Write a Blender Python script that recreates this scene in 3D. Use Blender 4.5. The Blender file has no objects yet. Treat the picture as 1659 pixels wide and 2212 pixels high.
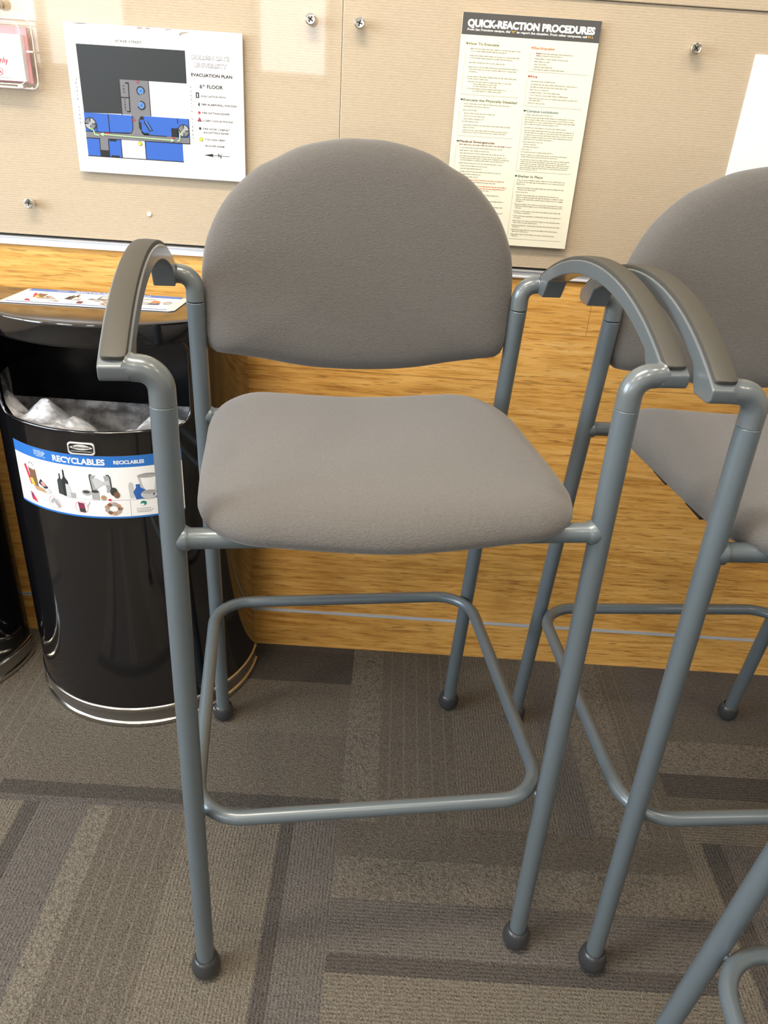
import bpy, bmesh, math, random
from mathutils import Vector, Matrix
C = bpy.context.scene.collection
SC = bpy.context.scene
random.seed(7)
PI = math.pi

# ------------------------------------------------------------------ camera
F_PX, PITCH, ROLL, YAW, CAM_H = 1664.76, 0.4988, 0.0679, 0.0062, 1.129
fw = Vector((math.sin(YAW)*math.cos(PITCH), math.cos(YAW)*math.cos(PITCH), -math.sin(PITCH)))
rt = Vector((math.cos(YAW), -math.sin(YAW), 0)); up = rt.cross(fw)
rt2 = math.cos(ROLL)*rt + math.sin(ROLL)*up
up2 = -math.sin(ROLL)*rt + math.cos(ROLL)*up
cd = bpy.data.cameras.new('camera'); cam = bpy.data.objects.new('camera', cd); C.objects.link(cam)
cd.sensor_fit = 'VERTICAL'; cd.sensor_height = 24.0; cd.lens = F_PX*24.0/2212.0
cd.clip_start = 0.02; cd.clip_end = 60
M = Matrix((rt2, up2, -fw)).transposed().to_4x4(); M.translation = Vector((0, 0, CAM_H))
cam.matrix_world = M
SC.camera = cam

# ------------------------------------------------------------------ world, lights, exposure
SC.view_settings.view_transform = 'Standard'
SC.view_settings.look = 'None'
SC.view_settings.exposure = 0.0
SC.view_settings.gamma = 1.0
SC.view_settings.use_curve_mapping = False
w = bpy.data.worlds.new('room_world'); SC.world = w; w.use_nodes = True
w.node_tree.nodes['Background'].inputs[0].default_value = (0.8, 0.85, 1.0, 1)
w.node_tree.nodes['Background'].inputs[1].default_value = 0.25

def area(name, loc, target, sx, sy, power, col, shape='RECTANGLE', spread=PI):
    l = bpy.data.lights.new(name, 'AREA'); l.shape = shape; l.size = sx
    if shape in ('RECTANGLE', 'ELLIPSE'): l.size_y = sy
    l.energy = power; l.color = col; l.spread = spread
    o = bpy.data.objects.new(name, l); C.objects.link(o); o.location = loc
    d = Vector(target) - Vector(loc)
    o.rotation_euler = d.to_track_quat('-Z', 'Y').to_euler()
    return o
# recessed ceiling lamps in front of the notice board (warm) and daylight from windows (cool)
DOWN = [(0.85, 0.35), (-0.55, -1.2), (0.65, -1.2), (-1.9, -0.4), (1.9, -0.4)]
DOWN_P = [7, 15, 12, 11, 9]
TROF = (-0.45, 0.34)
area('ceiling_panel_light', (*TROF, 2.655), (*TROF, 0), 1.15, 0.28, 43, (1.0, 0.87, 0.70))
for i, (x, y) in enumerate(DOWN):
    area('ceiling_lamp_light', (x, y, 2.655), (x, y, 0), 0.26, 0.26, DOWN_P[i], (1.0, 0.86, 0.68), 'DISK')
area('window_light_side', (-2.93, -0.3, 1.5), (0, -0.1, 0.9), 2.2, 1.5, 84, (0.66, 0.83, 1.0))
area('window_light_back', (-2.48, -2.92, 1.75), (-0.4, 0.6, 0.8), 0.8, 0.9, 12, (0.85, 0.93, 1.0))

# ------------------------------------------------------------------ materials
def mat(name, col, rough=0.5, metal=0.0, spec=0.5, **kw):
    m = bpy.data.materials.new(name); m.use_nodes = True
    b = m.node_tree.nodes['Principled BSDF']
    b.inputs['Base Color'].default_value = (*col, 1); b.inputs['Roughness'].default_value = rough
    b.inputs['Metallic'].default_value = metal; b.inputs['Specular IOR Level'].default_value = spec
    for k, v in kw.items(): b.inputs[k.replace('_', ' ')].default_value = v
    return m
class NT:
    def __init__(s, m): s.t = m.node_tree; s.b = s.t.nodes.get('Principled BSDF')
    def n(s, typ, **kw):
        o = s.t.nodes.new(typ)
        for k, v in kw.items():
            if k in o.inputs: o.inputs[k].default_value = v
            else: setattr(o, k, v)
        return o
    def l(s, a, b): s.t.links.new(a, b)
    def math(s, op, a, b=None, c=None):
        o = s.n('ShaderNodeMath', operation=op)
        for i, v in enumerate((a, b, c)):
            if v is None: continue
            if hasattr(v, 'is_output'): s.l(v, o.inputs[i])
            else: o.inputs[i].default_value = v
        return o.outputs[0]
    def mix(s, f, a, b, mode='MIX'):
        o = s.n('ShaderNodeMix', data_type='RGBA', blend_type=mode)
        for i, v in ((0, f), (6, a), (7, b)):
            if hasattr(v, 'is_output'): s.l(v, o.inputs[i])
            else: o.inputs[i].default_value = v if i == 0 else (*v, 1)
        return o.outputs[2]
    def ramp(s, fac, stops, interp='LINEAR'):
        o = s.n('ShaderNodeValToRGB'); r = o.color_ramp; r.interpolation = interp
        while len(r.elements) < len(stops): r.elements.new(0.5)
        for e, (p, c) in zip(r.elements, stops):
            e.position = p; e.color = (*c, 1) if not isinstance(c, (int, float)) else (c, c, c, 1)
        s.l(fac, o.inputs[0]); return o.outputs[0]
    def pos(s, space='world'):
        if space == 'world': return s.n('ShaderNodeNewGeometry').outputs['Position']
        return s.n('ShaderNodeTexCoord').outputs['Object']
    def mapping(s, vec, scale=(1, 1, 1), loc=(0, 0, 0)):
        o = s.n('ShaderNodeMapping'); s.l(vec, o.inputs[0])
        o.inputs['Scale'].default_value = scale; o.inputs['Location'].default_value = loc
        return o.outputs[0]
    def noise(s, vec, scale, detail=2.0, rough=0.5):
        o = s.n('ShaderNodeTexNoise', Scale=scale, Detail=detail, Roughness=rough); s.l(vec, o.inputs['Vector'])
        return o.outputs['Fac']
    def bump(s, h, strength, dist):
        o = s.n('ShaderNodeBump', Strength=strength, Distance=dist); s.l(h, o.inputs['Height'])
        s.l(o.outputs[0], s.b.inputs['Normal']); return o

def fabric_mat():
    m = mat('grey_upholstery', (0.22, 0.200, 0.188), 0.88, 0, 0.3, Sheen_Weight=0.25, Sheen_Roughness=0.5)
    t = NT(m); p = t.pos('obj')
    n1 = t.noise(t.mapping(p, (1.0, 1.7, 1.7)), 300, 2, 0.6)
    n2 = t.noise(p, 1000, 2)
    c = t.mix(n1, (0.083, 0.078, 0.073), (0.132, 0.124, 0.117))
    t.l(c, t.b.inputs['Base Color'])
    t.bump(t.math('ADD', n1, t.math('MULTIPLY', n2, 0.4)), 0.6, 0.0014)
    return m
FABRIC = fabric_mat()
def paint_mat():
    m = mat('blue_grey_painted_steel', (0.118, 0.146, 0.165), 0.34, 0.25, 0.55, Coat_Weight=0.25, Coat_Roughness=0.2)
    t = NT(m); n = t.noise(t.pos('obj'), 60, 2)
    t.l(t.math('MULTIPLY_ADD', n, 0.12, 0.28), t.b.inputs['Roughness'])
    t.bump(t.noise(t.pos('obj'), 500, 1), 0.05, 0.0005)
    return m
PAINT = paint_mat()
CAST = mat('painted_cast_arm', (0.122, 0.140, 0.150), 0.27, 0.15, 0.55, Coat_Weight=0.3, Coat_Roughness=0.12)
def pad_mat():
    m = mat('soft_arm_pad', (0.058, 0.055, 0.047), 0.55, 0, 0.4)
    t = NT(m); t.bump(t.noise(t.pos('obj'), 1500, 2), 0.15, 0.0004); return m
PAD = pad_mat()
GLIDE = mat('grey_plastic_glide', (0.031, 0.032, 0.035), 0.26, 0, 0.5)
BLACKP = mat('black_plastic', (0.012, 0.012, 0.013), 0.5, 0, 0.4)
HOLE = mat('dark_screw_hole', (0.02, 0.018, 0.016), 0.6)

def bamboo_mat():
    m = mat('bamboo_panel', (0.6, 0.35, 0.12), 0.38, 0, 0.4)
    t = NT(m); p = t.pos()
    g1 = t.noise(t.mapping(p, (7, 7, 120)), 1.0, 6, 0.68)
    g2 = t.noise(t.mapping(p, (17, 17, 480), (3, 0, 7)), 1.0, 3, 0.7)
    g3 = t.noise(t.mapping(p, (1.6, 1.6, 9), (0, 0, 3)), 1.0, 2, 0.5)
    f = t.math('ADD', t.math('MULTIPLY', g1, 0.66), t.math('ADD', t.math('MULTIPLY', g2, 0.38), t.math('MULTIPLY', g3, 0.22)))
    c = t.ramp(f, [(0.42, (0.29, 0.120, 0.020)), (0.53, (0.52, 0.250, 0.052)), (0.61, (0.66, 0.350, 0.085)), (0.70, (0.75, 0.430, 0.125)), (0.82, (0.81, 0.53, 0.20))])
    # short dark flecks
    fl = t.noise(t.mapping(p, (28, 28, 330), (1, 0, 2)), 1.0, 1, 0.4)
    fm = t.ramp(fl, [(0.63, 0.0), (0.71, 1.0)])
    c = t.mix(t.math('MULTIPLY', fm, 0.5), c, (0.20, 0.085, 0.02))
    # plank joints at measured heights
    sep = t.n('ShaderNodeSeparateXYZ'); t.l(p, sep.inputs[0]); z = sep.outputs[2]; x = sep.outputs[0]
    j = None
    for zz in (0.661, 0.757, 0.565, 0.470, 0.375, 0.280, 0.186):
        d = t.math('LESS_THAN', t.math('ABSOLUTE', t.math('SUBTRACT', z, zz)), 0.0007)
        d = t.math('MULTIPLY', d, 1.0 if zz > 0.6 else 0.35)
        j = d if j is None else t.math('MAXIMUM', j, d)
    vj = t.math('MULTIPLY', t.math('LESS_THAN', t.math('ABSOLUTE', t.math('SUBTRACT', x, 0.356)), 0.0006), t.math('GREATER_THAN', z, 0.757))
    j = t.math('MAXIMUM', j, vj)
    c = t.mix(t.math('MULTIPLY', j, 0.55), c, (0.16, 0.07, 0.02))
    t.l(c, t.b.inputs['Base Color'])
    t.bump(f, 0.12, 0.001)
    return m
BAMBOO = bamboo_mat()
def board_mat():
    m = mat('ribbed_beige_wallcovering', (0.72, 0.59, 0.42), 0.62, 0, 0.3, Coat_Weight=1.0, Coat_Roughness=0.025, Coat_IOR=1.5)
    t = NT(m); p = t.pos(); sep = t.n('ShaderNodeSeparateXYZ'); t.l(p, sep.inputs[0])
    wv = t.math('SINE', t.math('MULTIPLY', sep.outputs[2], 2*PI/0.0037))
    n = t.noise(t.mapping(p, (170, 170, 950)), 1.0, 2)
    n2 = t.noise(t.mapping(p, (700, 700, 900)), 1.0, 1)
    nl = t.noise(t.mapping(p, (6, 6, 6)), 1.0, 2)
    c = t.mix(n, (0.405, 0.328, 0.232), (0.555, 0.458, 0.335))
    c = t.mix(t.math('MULTIPLY', nl, 0.18), c, (0.42, 0.335, 0.235))
    c = t.mix(t.math('MULTIPLY', t.math('MULTIPLY_ADD', wv, 0.5, 0.5), 0.16), c, (0.37, 0.29, 0.195))
    # a few scuffs in the vinyl
    sc = t.ramp(t.noise(t.mapping(p, (9, 9, 22), (4, 0, 1)), 1.0, 3, 0.7), [(0.70, 0.0), (0.78, 1.0)])
    c = t.mix(t.math('MULTIPLY', sc, 0.12), c, (0.40, 0.30, 0.2))
    t.l(c, t.b.inputs['Base Color'])
    t.bump(t.math('ADD', t.math('MULTIPLY', wv, 0.6), t.math('MULTIPLY', n2, 1.0)), 0.18, 0.0005)
    return m
BOARD = board_mat()
ALU = mat('brushed_aluminium', (0.66, 0.68, 0.72), 0.42, 0.45)
GAPM = mat('black_gap', (0.012, 0.013, 0.013), 0.7)
CHROME = mat('chrome', (0.78, 0.77, 0.75), 0.10, 1.0)
BINBLK = mat('gloss_black_enamel', (0.004, 0.004, 0.005), 0.07, 0, 0.5, IOR=1.85)
BININ = mat('bin_inside_black', (0.008, 0.008, 0.009), 0.22, 0, 0.5)
CHRBASE = mat('bin_base_chrome', (0.62, 0.60, 0.57), 0.16, 1.0)
CHRDULL = mat('bin_base_satin', (0.30, 0.285, 0.265), 0.30, 0.9)
WALLP = mat('painted_wall', (0.62, 0.58, 0.52), 0.8)
CEILM = mat('ceiling_paint', (0.80, 0.78, 0.74), 0.9)

# ------------------------------------------------------------------ mesh helpers
def link(name, bm, mats, parent=None, smooth=35, kind=None):
    me = bpy.data.meshes.new(name); bm.normal_update(); bm.to_mesh(me); bm.free()
    for m in (mats if isinstance(mats, (list, tuple)) else [mats]): me.materials.append(m)
    if smooth is not None:
        for p in me.polygons: p.use_smooth = True
        me.set_sharp_from_angle(angle=math.radians(smooth))
    o = bpy.data.objects.new(name, me); C.objects.link(o)
    if parent: o.parent = parent
    if kind: o['kind'] = kind
    return o
def thing(name, label, cat, loc=(0, 0, 0), rz=0, group=None):
    o = bpy.data.objects.new(name, None); C.objects.link(o); o.empty_display_size = 0.1
    o.location = loc; o.rotation_euler = (0, 0, rz); tag(o, label, cat, group); return o
def tag(o, label, cat, group=None):
    o['label'] = label; o['category'] = cat
    if group: o['group'] = group
def box(bm, a, b, mi=0):
    r = bmesh.ops.create_cube(bm, size=1.0)
    for v in r['verts']:
        v.co = Vector([(a[i]+b[i])/2 + v.co[i]*(b[i]-a[i]) for i in range(3)])
    for v in r['verts']:
        for f in v.link_faces: f.material_index = mi
    return r['verts']
def bevel_all(bm, off, seg=2, ang=40):
    es = [e for e in bm.edges if len(e.link_faces) == 2 and e.calc_face_angle() > math.radians(ang)]
    bmesh.ops.bevel(bm, geom=es, offset=off, segments=seg, profile=0.5, affect='EDGES')
def catmull(pts, n, closed=True):
    pts = [Vector(p) for p in pts]; k = len(pts); out = []
    segs = k if closed else k-1
    for i in range(segs):
        g = lambda j: pts[j % k] if closed else pts[max(0, min(k-1, j))]
        p0, p1, p2, p3 = g(i-1), g(i), g(i+1), g(i+2)
        for s in range(20):
            t = s/20
            out.append(0.5*((2*p1)+(-p0+p2)*t+(2*p0-5*p1+4*p2-p3)*t*t+(-p0+3*p1-3*p2+p3)*t**3))
    if not closed: out.append(pts[-1])
    L = [0]
    q = out + ([out[0]] if closed else [])
    for a, b in zip(q, q[1:]): L.append(L[-1]+(b-a).length)
    res = []; j = 0
    for i in range(n):
        d = L[-1]*i/(n if closed else n-1)
        while j < len(L)-2 and L[j+1] < d: j += 1
        t = (d-L[j])/max(1e-9, L[j+1]-L[j]); res.append(q[j].lerp(q[min(j+1, len(q)-1)], t))
    return res
def sweep(bm, path, rad, n=20, closed=False, cap=True, mi=0):
    P = [Vector(p) for p in path]; k = len(P)
    R_ = rad if isinstance(rad, (list, tuple)) else [rad]*k
    T = []
    for i in range(k):
        a = P[(i-1) % k] if closed or i > 0 else P[i]; b = P[(i+1) % k] if closed or i < k-1 else P[i]
        T.append((b-a).normalized())
    ref = Vector((0, 0, 1)) if abs(T[0].z) < 0.9 else Vector((1, 0, 0))
    N = (ref - T[0]*ref.dot(T[0])).normalized(); rings = []
    for i in range(k):
        N = (N - T[i]*N.dot(T[i])).normalized(); B = T[i].cross(N)
        rings.append([bm.verts.new(P[i]+R_[i]*(math.cos(2*PI*j/n)*N+math.sin(2*PI*j/n)*B)) for j in range(n)])
    for i in range(k if closed else k-1):
        a, b = rings[i], rings[(i+1) % k]
        sh = 0
        if closed and i == k-1:
            sh = min(range(n), key=lambda s: (a[0].co-b[s].co).length)
        for j in range(n):
            f = bm.faces.new((a[j], a[(j+1) % n], b[(j+1+sh) % n], b[(j+sh) % n])); f.material_index = mi
    if cap and not closed:
        f = bm.faces.new(list(reversed(rings[0]))); f.material_index = mi
        f = bm.faces.new(rings[-1]); f.material_index = mi
def lathe(bm, prof, n=28, axis_o=Vector((0, 0, 0)), axis_d=Vector((0, 0, 1)), mi=0):
    axis_d = Vector(axis_d).normalized()
    ref = Vector((1, 0, 0)) if abs(axis_d.x) < 0.9 else Vector((0, 1, 0))
    N = (ref-axis_d*ref.dot(axis_d)).normalized(); B = axis_d.cross(N); rings = []
    for r, h in prof:
        if r < 1e-6: rings.append([bm.verts.new(Vector(axis_o)+axis_d*h)])
        else: rings.append([bm.verts.new(Vector(axis_o)+axis_d*h+r*(math.cos(2*PI*j/n)*N+math.sin(2*PI*j/n)*B)) for j in range(n)])
    for a, b in zip(rings, rings[1:]):
        for j in range(n):
            q = [a[j % len(a)], a[(j+1) % len(a)], b[(j+1) % len(b)], b[j % len(b)]]
            q = [v for i, v in enumerate(q) if v not in q[:i]]
            if len(q) > 2:
                f = bm.faces.new(q); f.material_index = mi
def pillow(bm, outline, layers, fn, mi=0):
    """outline: list of 2-D points; layers: (scale, depth) from one pole to the other; fn maps (u, v, depth) to 3-D"""
    c = sum((Vector(p) for p in outline), Vector((0, 0)))/len(outline)
    rings = []
    for s, d in layers:
        if s == 0: rings.append([bm.verts.new(fn(c.x, c.y, d))])
        else:
            rings.append([bm.verts.new(fn(*(c+(Vector(p)-c)*s), d)) for p in outline])
    for a, b in zip(rings, rings[1:]):
        n = max(len(a), len(b))
        for j in range(n):
            q = [a[j % len(a)], a[(j+1) % len(a)], b[(j+1) % len(b)], b[j % len(b)]]
            q = [v for i, v in enumerate(q) if v not in q[:i]]
            f = bm.faces.new(q); f.material_index = mi
    bmesh.ops.recalc_face_normals(bm, faces=bm.faces)

# ------------------------------------------------------------------ setting
YW = 1.405
TILE = 0.61; TX0 = -0.037; TY0 = 0.93
TAN, MAU, DRK = (0.150, 0.133, 0.108), (0.117, 0.107, 0.098), (0.077, 0.070, 0.064)
LIT = (0.158, 0.142, 0.117); PLN = (0.137, 0.121, 0.099); BMP = (0.146, 0.130, 0.107)
def carpet_mat(name, axis, org, sgn, strips, lines=()):
    """strips: (start_in_metres, colour, pile) pile 0 loop, 0.5 ribbed, 1 coarse bobbles"""
    m = mat(name, TAN, 0.95, 0, 0.1); t = NT(m); p = t.pos()
    sep = t.n('ShaderNodeSeparateXYZ'); t.l(p, sep.inputs[0])
    a = sep.outputs[axis]
    u0 = t.math('MULTIPLY', t.math('SUBTRACT', a, org), float(sgn))
    wob = t.math('MULTIPLY', t.math('SUBTRACT', t.noise(t.mapping(p, (220, 220, 220)), 1.0, 1), 0.5), 0.006)
    u = t.math('DIVIDE', t.math('ADD', u0, wob), TILE)
    col = t.ramp(u, [(max(0, s/TILE), c) for s, c, k in strips], 'CONSTANT')
    kind = t.ramp(u, [(max(0, s/TILE), float(k)) for s, c, k in strips], 'CONSTANT')
    isb = t.math('GREATER_THAN', kind, 0.75)
    isr = t.math('MULTIPLY', t.math('GREATER_THAN', kind, 0.25), t.math('LESS_THAN', kind, 0.75))
    along = (230, 95, 95) if axis == 0 else (95, 230, 95)
    fine = t.noise(t.mapping(p, (330, 330, 330)), 1.0, 2, 0.7)
    mid = t.noise(t.mapping(p, along), 1.0, 3, 0.7)
    bob = t.n('ShaderNodeTexVoronoi', Scale=185.0); t.l(p, bob.inputs['Vector'])
    bobh = t.math('SUBTRACT', 1.0, t.math('MULTIPLY', bob.outputs['Distance'], 1.3))
    rib = t.math('MULTIPLY_ADD', t.math('SINE', t.math('MULTIPLY', t.math('ADD', u0, t.math('MULTIPLY', wob, 0.15)), 2*PI/0.0058)), 0.5, 0.5)
    h = t.math('ADD', t.math('MULTIPLY_ADD', fine, 2.3, -0.88), t.math('MULTIPLY_ADD', mid, 1.2, -0.33))
    h = t.math('ADD', h, t.math('MULTIPLY', t.math('MULTIPLY', rib, isr), 0.30))
    h = t.math('ADD', h, t.math('MULTIPLY', t.math('MULTIPLY', bobh, isb), 0.55))
    v = t.math('MULTIPLY_ADD', h, 1.0, 0.40)
    ln = None
    for q in lines:
        d = t.math('LESS_THAN', t.math('ABSOLUTE', t.math('SUBTRACT', t.math('ADD', u0, t.math('MULTIPLY', wob, 0.3)), q)), 0.0017)
        ln = d if ln is None else t.math('MAXIMUM', ln, d)
    vc = t.n('ShaderNodeCombineColor'); [t.l(v, vc.inputs[i]) for i in range(3)]
    c = t.mix(1.0, col, vc.outputs[0], 'MULTIPLY')
    big = t.noise(t.mapping(p, (7, 7, 7)), 1.0, 2)
    c = t.mix(t.math('MULTIPLY', big, 0.22), c, (0.075, 0.062, 0.05))
    if ln is not None:
        c = t.mix(t.math('MULTIPLY', ln, 0.26), c, (0.25, 0.215, 0.17)); h = t.math('ADD', h, t.math('MULTIPLY', ln, 0.8))
    t.l(c, t.b.inputs['Base Color'])
    t.bump(h, 0.8, 0.0035)
    return m
X = lambda i: TX0 + TILE*i
Y = lambda j: TY0 + TILE*j
ct = {}
ct[(-1, -1)] = carpet_mat('carpet_tile_ribbed_lengthwise', 0, X(-1), 1, [(0, TAN, .5), (.055, DRK, .5), (.084, MAU, .5), (.170, LIT, 1), (.213, PLN, 0), (.236, PLN, 0), (.345, TAN, .5), (.508, DRK, .5), (.533, MAU, .5)], (.234, .260, .287, .313, .338))
ct[(-1, 0)] = carpet_mat('carpet_tile_plain_crosswise', 1, Y(0), 1, [(0, MAU, 0), (.013, DRK, 0), (.043, PLN, 0), (.20, TAN, 0), (.352, DRK, 0), (.455, DRK, .5)])
ct[(0, 0)] = carpet_mat('carpet_tile_lined_lengthwise', 0, X(0), 1, [(0, BMP, 1), (.066, PLN, 0), (.21, PLN, .5), (.30, PLN, .5), (.392, MAU, .5), (.455, BMP, 1), (.55, PLN, 0)], (.087, .114, .141, .168, .195, .56, .587))
ct[(0, -1)] = carpet_mat('carpet_tile_banded_crosswise', 1, Y(0), -1, [(0, PLN, 0), (.070, BMP, 1), (.147, MAU, .5), (.238, DRK, .5), (.266, TAN, .5), (.43, PLN, 0)], (.45, .477, .504))
ct[(1, 0)] = carpet_mat('carpet_tile_dark_banded_crosswise', 1, Y(0), 1, [(0, TAN, .5), (.05, PLN, 0), (.10, DRK, .5), (.156, LIT, 1), (.244, PLN, 0), (.31, MAU, .5)])
ct[(1, -1)] = carpet_mat('carpet_tile_dark_striped_lengthwise', 0, X(1), 1, [(0, TAN, .5), (.028, DRK, .5), (.062, MAU, .5), (.15, LIT, 1), (.25, PLN, 0)], (.27, .297, .324))
ct[(-2, 0)] = carpet_mat('carpet_tile_corner_lengthwise', 0, X(-2), 1, [(0, TAN, .5), (.16, DRK, .5), (.2, MAU, .5), (.46, PLN, 0)], (.50, .53, .56, .59))
GEN_V = ct[(0, 0)]; 
genv = carpet_mat('carpet_tile_far_lengthwise', 0, X(-2), 1, [(0, TAN, .5), (.2, MAU, .5), (.4, PLN, 0)])
genh = carpet_mat('carpet_tile_far_crosswise', 1, Y(-2), 1, [(0, TAN, .5), (.2, MAU, .5), (.4, PLN, 0)])
RX0, RX1, RY0, RZ1 = -3.0, 3.0, -3.0, 2.7
bm = bmesh.new(); mats = []
def grid_cells(lo, hi, o):
    k = math.floor((lo-o)/TILE); e = [lo]
    while o+TILE*(k+1) < hi-1e-6:
        k += 1; e.append(o+TILE*k)
    return e+[hi]
xs, ys = grid_cells(RX0, RX1, TX0), grid_cells(RY0, YW, TY0)
for a, b in zip(xs, xs[1:]):
    for c_, d in zip(ys, ys[1:]):
        i = math.floor(((a+b)/2-TX0)/TILE); j = math.floor(((c_+d)/2-TY0)/TILE)
        m = ct.get((i, j)) or (genv if (i+j) % 2 == 0 else genh)
        if m not in mats: mats.append(m)
        f = bm.faces.new([bm.verts.new(q) for q in ((a, c_, 0), (b, c_, 0), (b, d, 0), (a, d, 0))]); f.material_index = mats.index(m)
bmesh.ops.remove_doubles(bm, verts=bm.verts, dist=1e-5)
link('floor', bm, mats, smooth=None, kind='structure')

Z_GR, Z_CH0, Z_CH1 = 0.0975, 0.8545, 0.8675
Z_BD0, Z_BD1 = 0.872, 1.2690
bm = bmesh.new()
box(bm, (RX0, YW, 0.0), (RX1, YW+0.02, Z_GR-0.004))
box(bm, (RX0, YW, Z_GR+0.004), (RX1, YW+0.02, Z_CH0))
link('wall_front', bm, BAMBOO, smooth=None, kind='structure')
bm = bmesh.new(); box(bm, (RX0, YW+0.02, 0), (RX1, YW+0.08, RZ1)); link('wall_front_core', bm, GAPM, smooth=None, kind='structure')
# aluminium reveal strip between the two bamboo panels: a shallow channel
bm = bmesh.new()
box(bm, (RX0, YW+0.0025, Z_GR-0.004), (RX1, YW+0.02, Z_GR+0.004))
box(bm, (RX0, YW-0.001, Z_GR-0.004), (RX1, YW+0.007, Z_GR-0.0026)); box(bm, (RX0, YW-0.001, Z_GR+0.0026), (RX1, YW+0.007, Z_GR+0.004))
link('trim_1', bm, ALU, smooth=None, kind='structure')
bm = bmesh.new()
prof = [(YW+0.02, Z_CH0), (YW-0.006, Z_CH0), (YW-0.006, Z_CH0+0.0016), (YW-0.002, Z_CH0+0.003), (YW-0.0015, Z_CH1-0.003), (YW-0.006, Z_CH1-0.0016), (YW-0.006, Z_CH1), (YW+0.02, Z_CH1)]
A = [bm.verts.new((RX0, y, z)) for y, z in prof]; B = [bm.verts.new((RX1, y, z)) for y, z in prof]
for i in range(len(prof)): bm.faces.new((A[i], A[(i+1) % len(prof)], B[(i+1) % len(prof)], B[i]))
bm.faces.new(list(reversed(A))); bm.faces.new(B)
bmesh.ops.recalc_face_normals(bm, faces=bm.faces)
link('trim_2', bm, ALU, smooth=None, kind='structure')
# covered boards above the channel, standing slightly proud, with thin joints
XS = -0.106
def board(name, x0, x1, z0, z1):
    bm = bmesh.new(); box(bm, (x0, YW-0.002, z0), (x1, YW+0.02, z1)); bevel_all(bm, 0.0007, 2)
    return link(name, bm, BOARD, smooth=None, kind='structure')
board('wall_board_left', RX0, XS-0.0003, Z_BD0, Z_BD1-0.0002)
board('wall_board_right', XS+0.0003, RX1, Z_BD0, Z_BD1-0.0002)
bm = bmesh.new(); box(bm, (RX0, YW-0.006, Z_BD1+0.0001), (RX1, YW+0.02, RZ1)); bevel_all(bm, 0.0015, 2)
link('wall_board_upper', bm, BOARD, smooth=None, kind='structure')
# rest of the room, behind and beside the viewer
def wall_with_holes(name, axis, at, thick, lo, hi, holes, m):
    bm = bmesh.new(); us = sorted({lo, hi, *[h[0] for h in holes], *[h[1] for h in holes]}); zs = sorted({0, RZ1, *[h[2] for h in holes], *[h[3] for h in holes]})
    for a, b in zip(us, us[1:]):
        for c_, d in zip(zs, zs[1:]):
            if any(h[0] <= a and b <= h[1] and h[2] <= c_ and d <= h[3] for h in holes): continue
            if axis == 0: box(bm, (at, a, c_), (at+thick, b, d))
            else: box(bm, (a, at, c_), (b, at+thick, d))
    link(name, bm, m, smooth=None, kind='structure')
WSIDE = (-1.4, 0.8, 0.75, 2.25); WB1 = (-2.95, -1.82, 1.13, 2.3); WB2 = (-1.00, -0.52, 1.17, 2.2)
wall_with_holes('wall_left', 0, RX0-0.1, 0.1, RY0, YW, [WSIDE], WALLP)
wall_with_holes('wall_back', 1, RY0-0.1, 0.1, RX0, RX1, [WB1, WB2], WALLP)
bm = bmesh.new(); box(bm, (RX1, RY0, 0), (RX1+0.1, YW, RZ1)); link('wall_right', bm, WALLP, smooth=None, kind='structure')
bm = bmesh.new(); box(bm, (RX0, RY0, RZ1), (RX1, YW, RZ1+0.1)); link('ceiling', bm, CEILM, smooth=None, kind='structure')
def emis(name, col, s):
    m = bpy.data.materials.new(name); m.use_nodes = True; b = m.node_tree.nodes['Principled BSDF']
    b.inputs['Base Color'].default_value = (0.02, 0.02, 0.02, 1)
    b.inputs['Emission Color'].default_value = (*col, 1); b.inputs['Emission Strength'].default_value = s; return m
DAY = emis('daylit_window_pane', (0.92, 0.96, 1.0), 6.5)
LAMPM = emis('lit_lamp_diffuser', (1.0, 0.86, 0.68), 9.0)
FRM = mat('window_frame_white', (0.7, 0.7, 0.7), 0.5)
def window(name, axis, at, h, nm):
    bm = bmesh.new()
    if axis == 0: box(bm, (at-0.06, h[0], h[2]), (at-0.05, h[1], h[3]))
    else: box(bm, (h[0], at-0.06, h[2]), (h[1], at-0.05, h[3]))
    wo = link(name, bm, DAY, smooth=None, kind='structure')
    bm = bmesh.new(); us = [h[0]+(h[1]-h[0])*k/nm for k in range(nm+1)]
    for u in us:
        a, b = u-0.03, u+0.03
        if axis == 0: box(bm, (at-0.055, a, h[2]), (at+0.0, b, h[3]))
        else: box(bm, (a, at-0.055, h[2]), (b, at+0.0, h[3]))
    for z in (h[2], h[3]):
        if axis == 0: box(bm, (at-0.055, h[0], z-0.03), (at+0.0, h[1], z+0.03))
        else: box(bm, (h[0], at-0.055, z-0.03), (h[1], at+0.0, z+0.03))
    link('window_frame', bm, FRM, wo, smooth=None)
window('window_1', 0, RX0, WSIDE, 2); window('window_2', 1, RY0, WB1, 2); window('window_3', 1, RY0, WB2, 1)
for i, (x, y) in enumerate(DOWN):
    t = thing('ceiling_lamp', ['round recessed ceiling lamp above the right end of the board', 'round recessed ceiling lamp behind the viewer on the left', 'round recessed ceiling lamp behind the viewer on the right', 'round recessed ceiling lamp near the left side wall', 'round recessed ceiling lamp near the right side wall'][i], 'lamp', (x, y, 2.7), 0, 'recessed ceiling lamps')
    bm = bmesh.new(); lathe(bm, [(0.135, 0.0), (0.165, -0.002), (0.170, -0.012), (0.150, -0.018), (0.135, -0.012), (0.135, 0.0)]); link('lamp_ring', bm, CEILM, t)
    bm = bmesh.new(); lathe(bm, [(0.134, -0.001), (0.134, -0.006), (0, -0.008)]); link('lamp_diffuser', bm, LAMPM, t)

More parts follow.
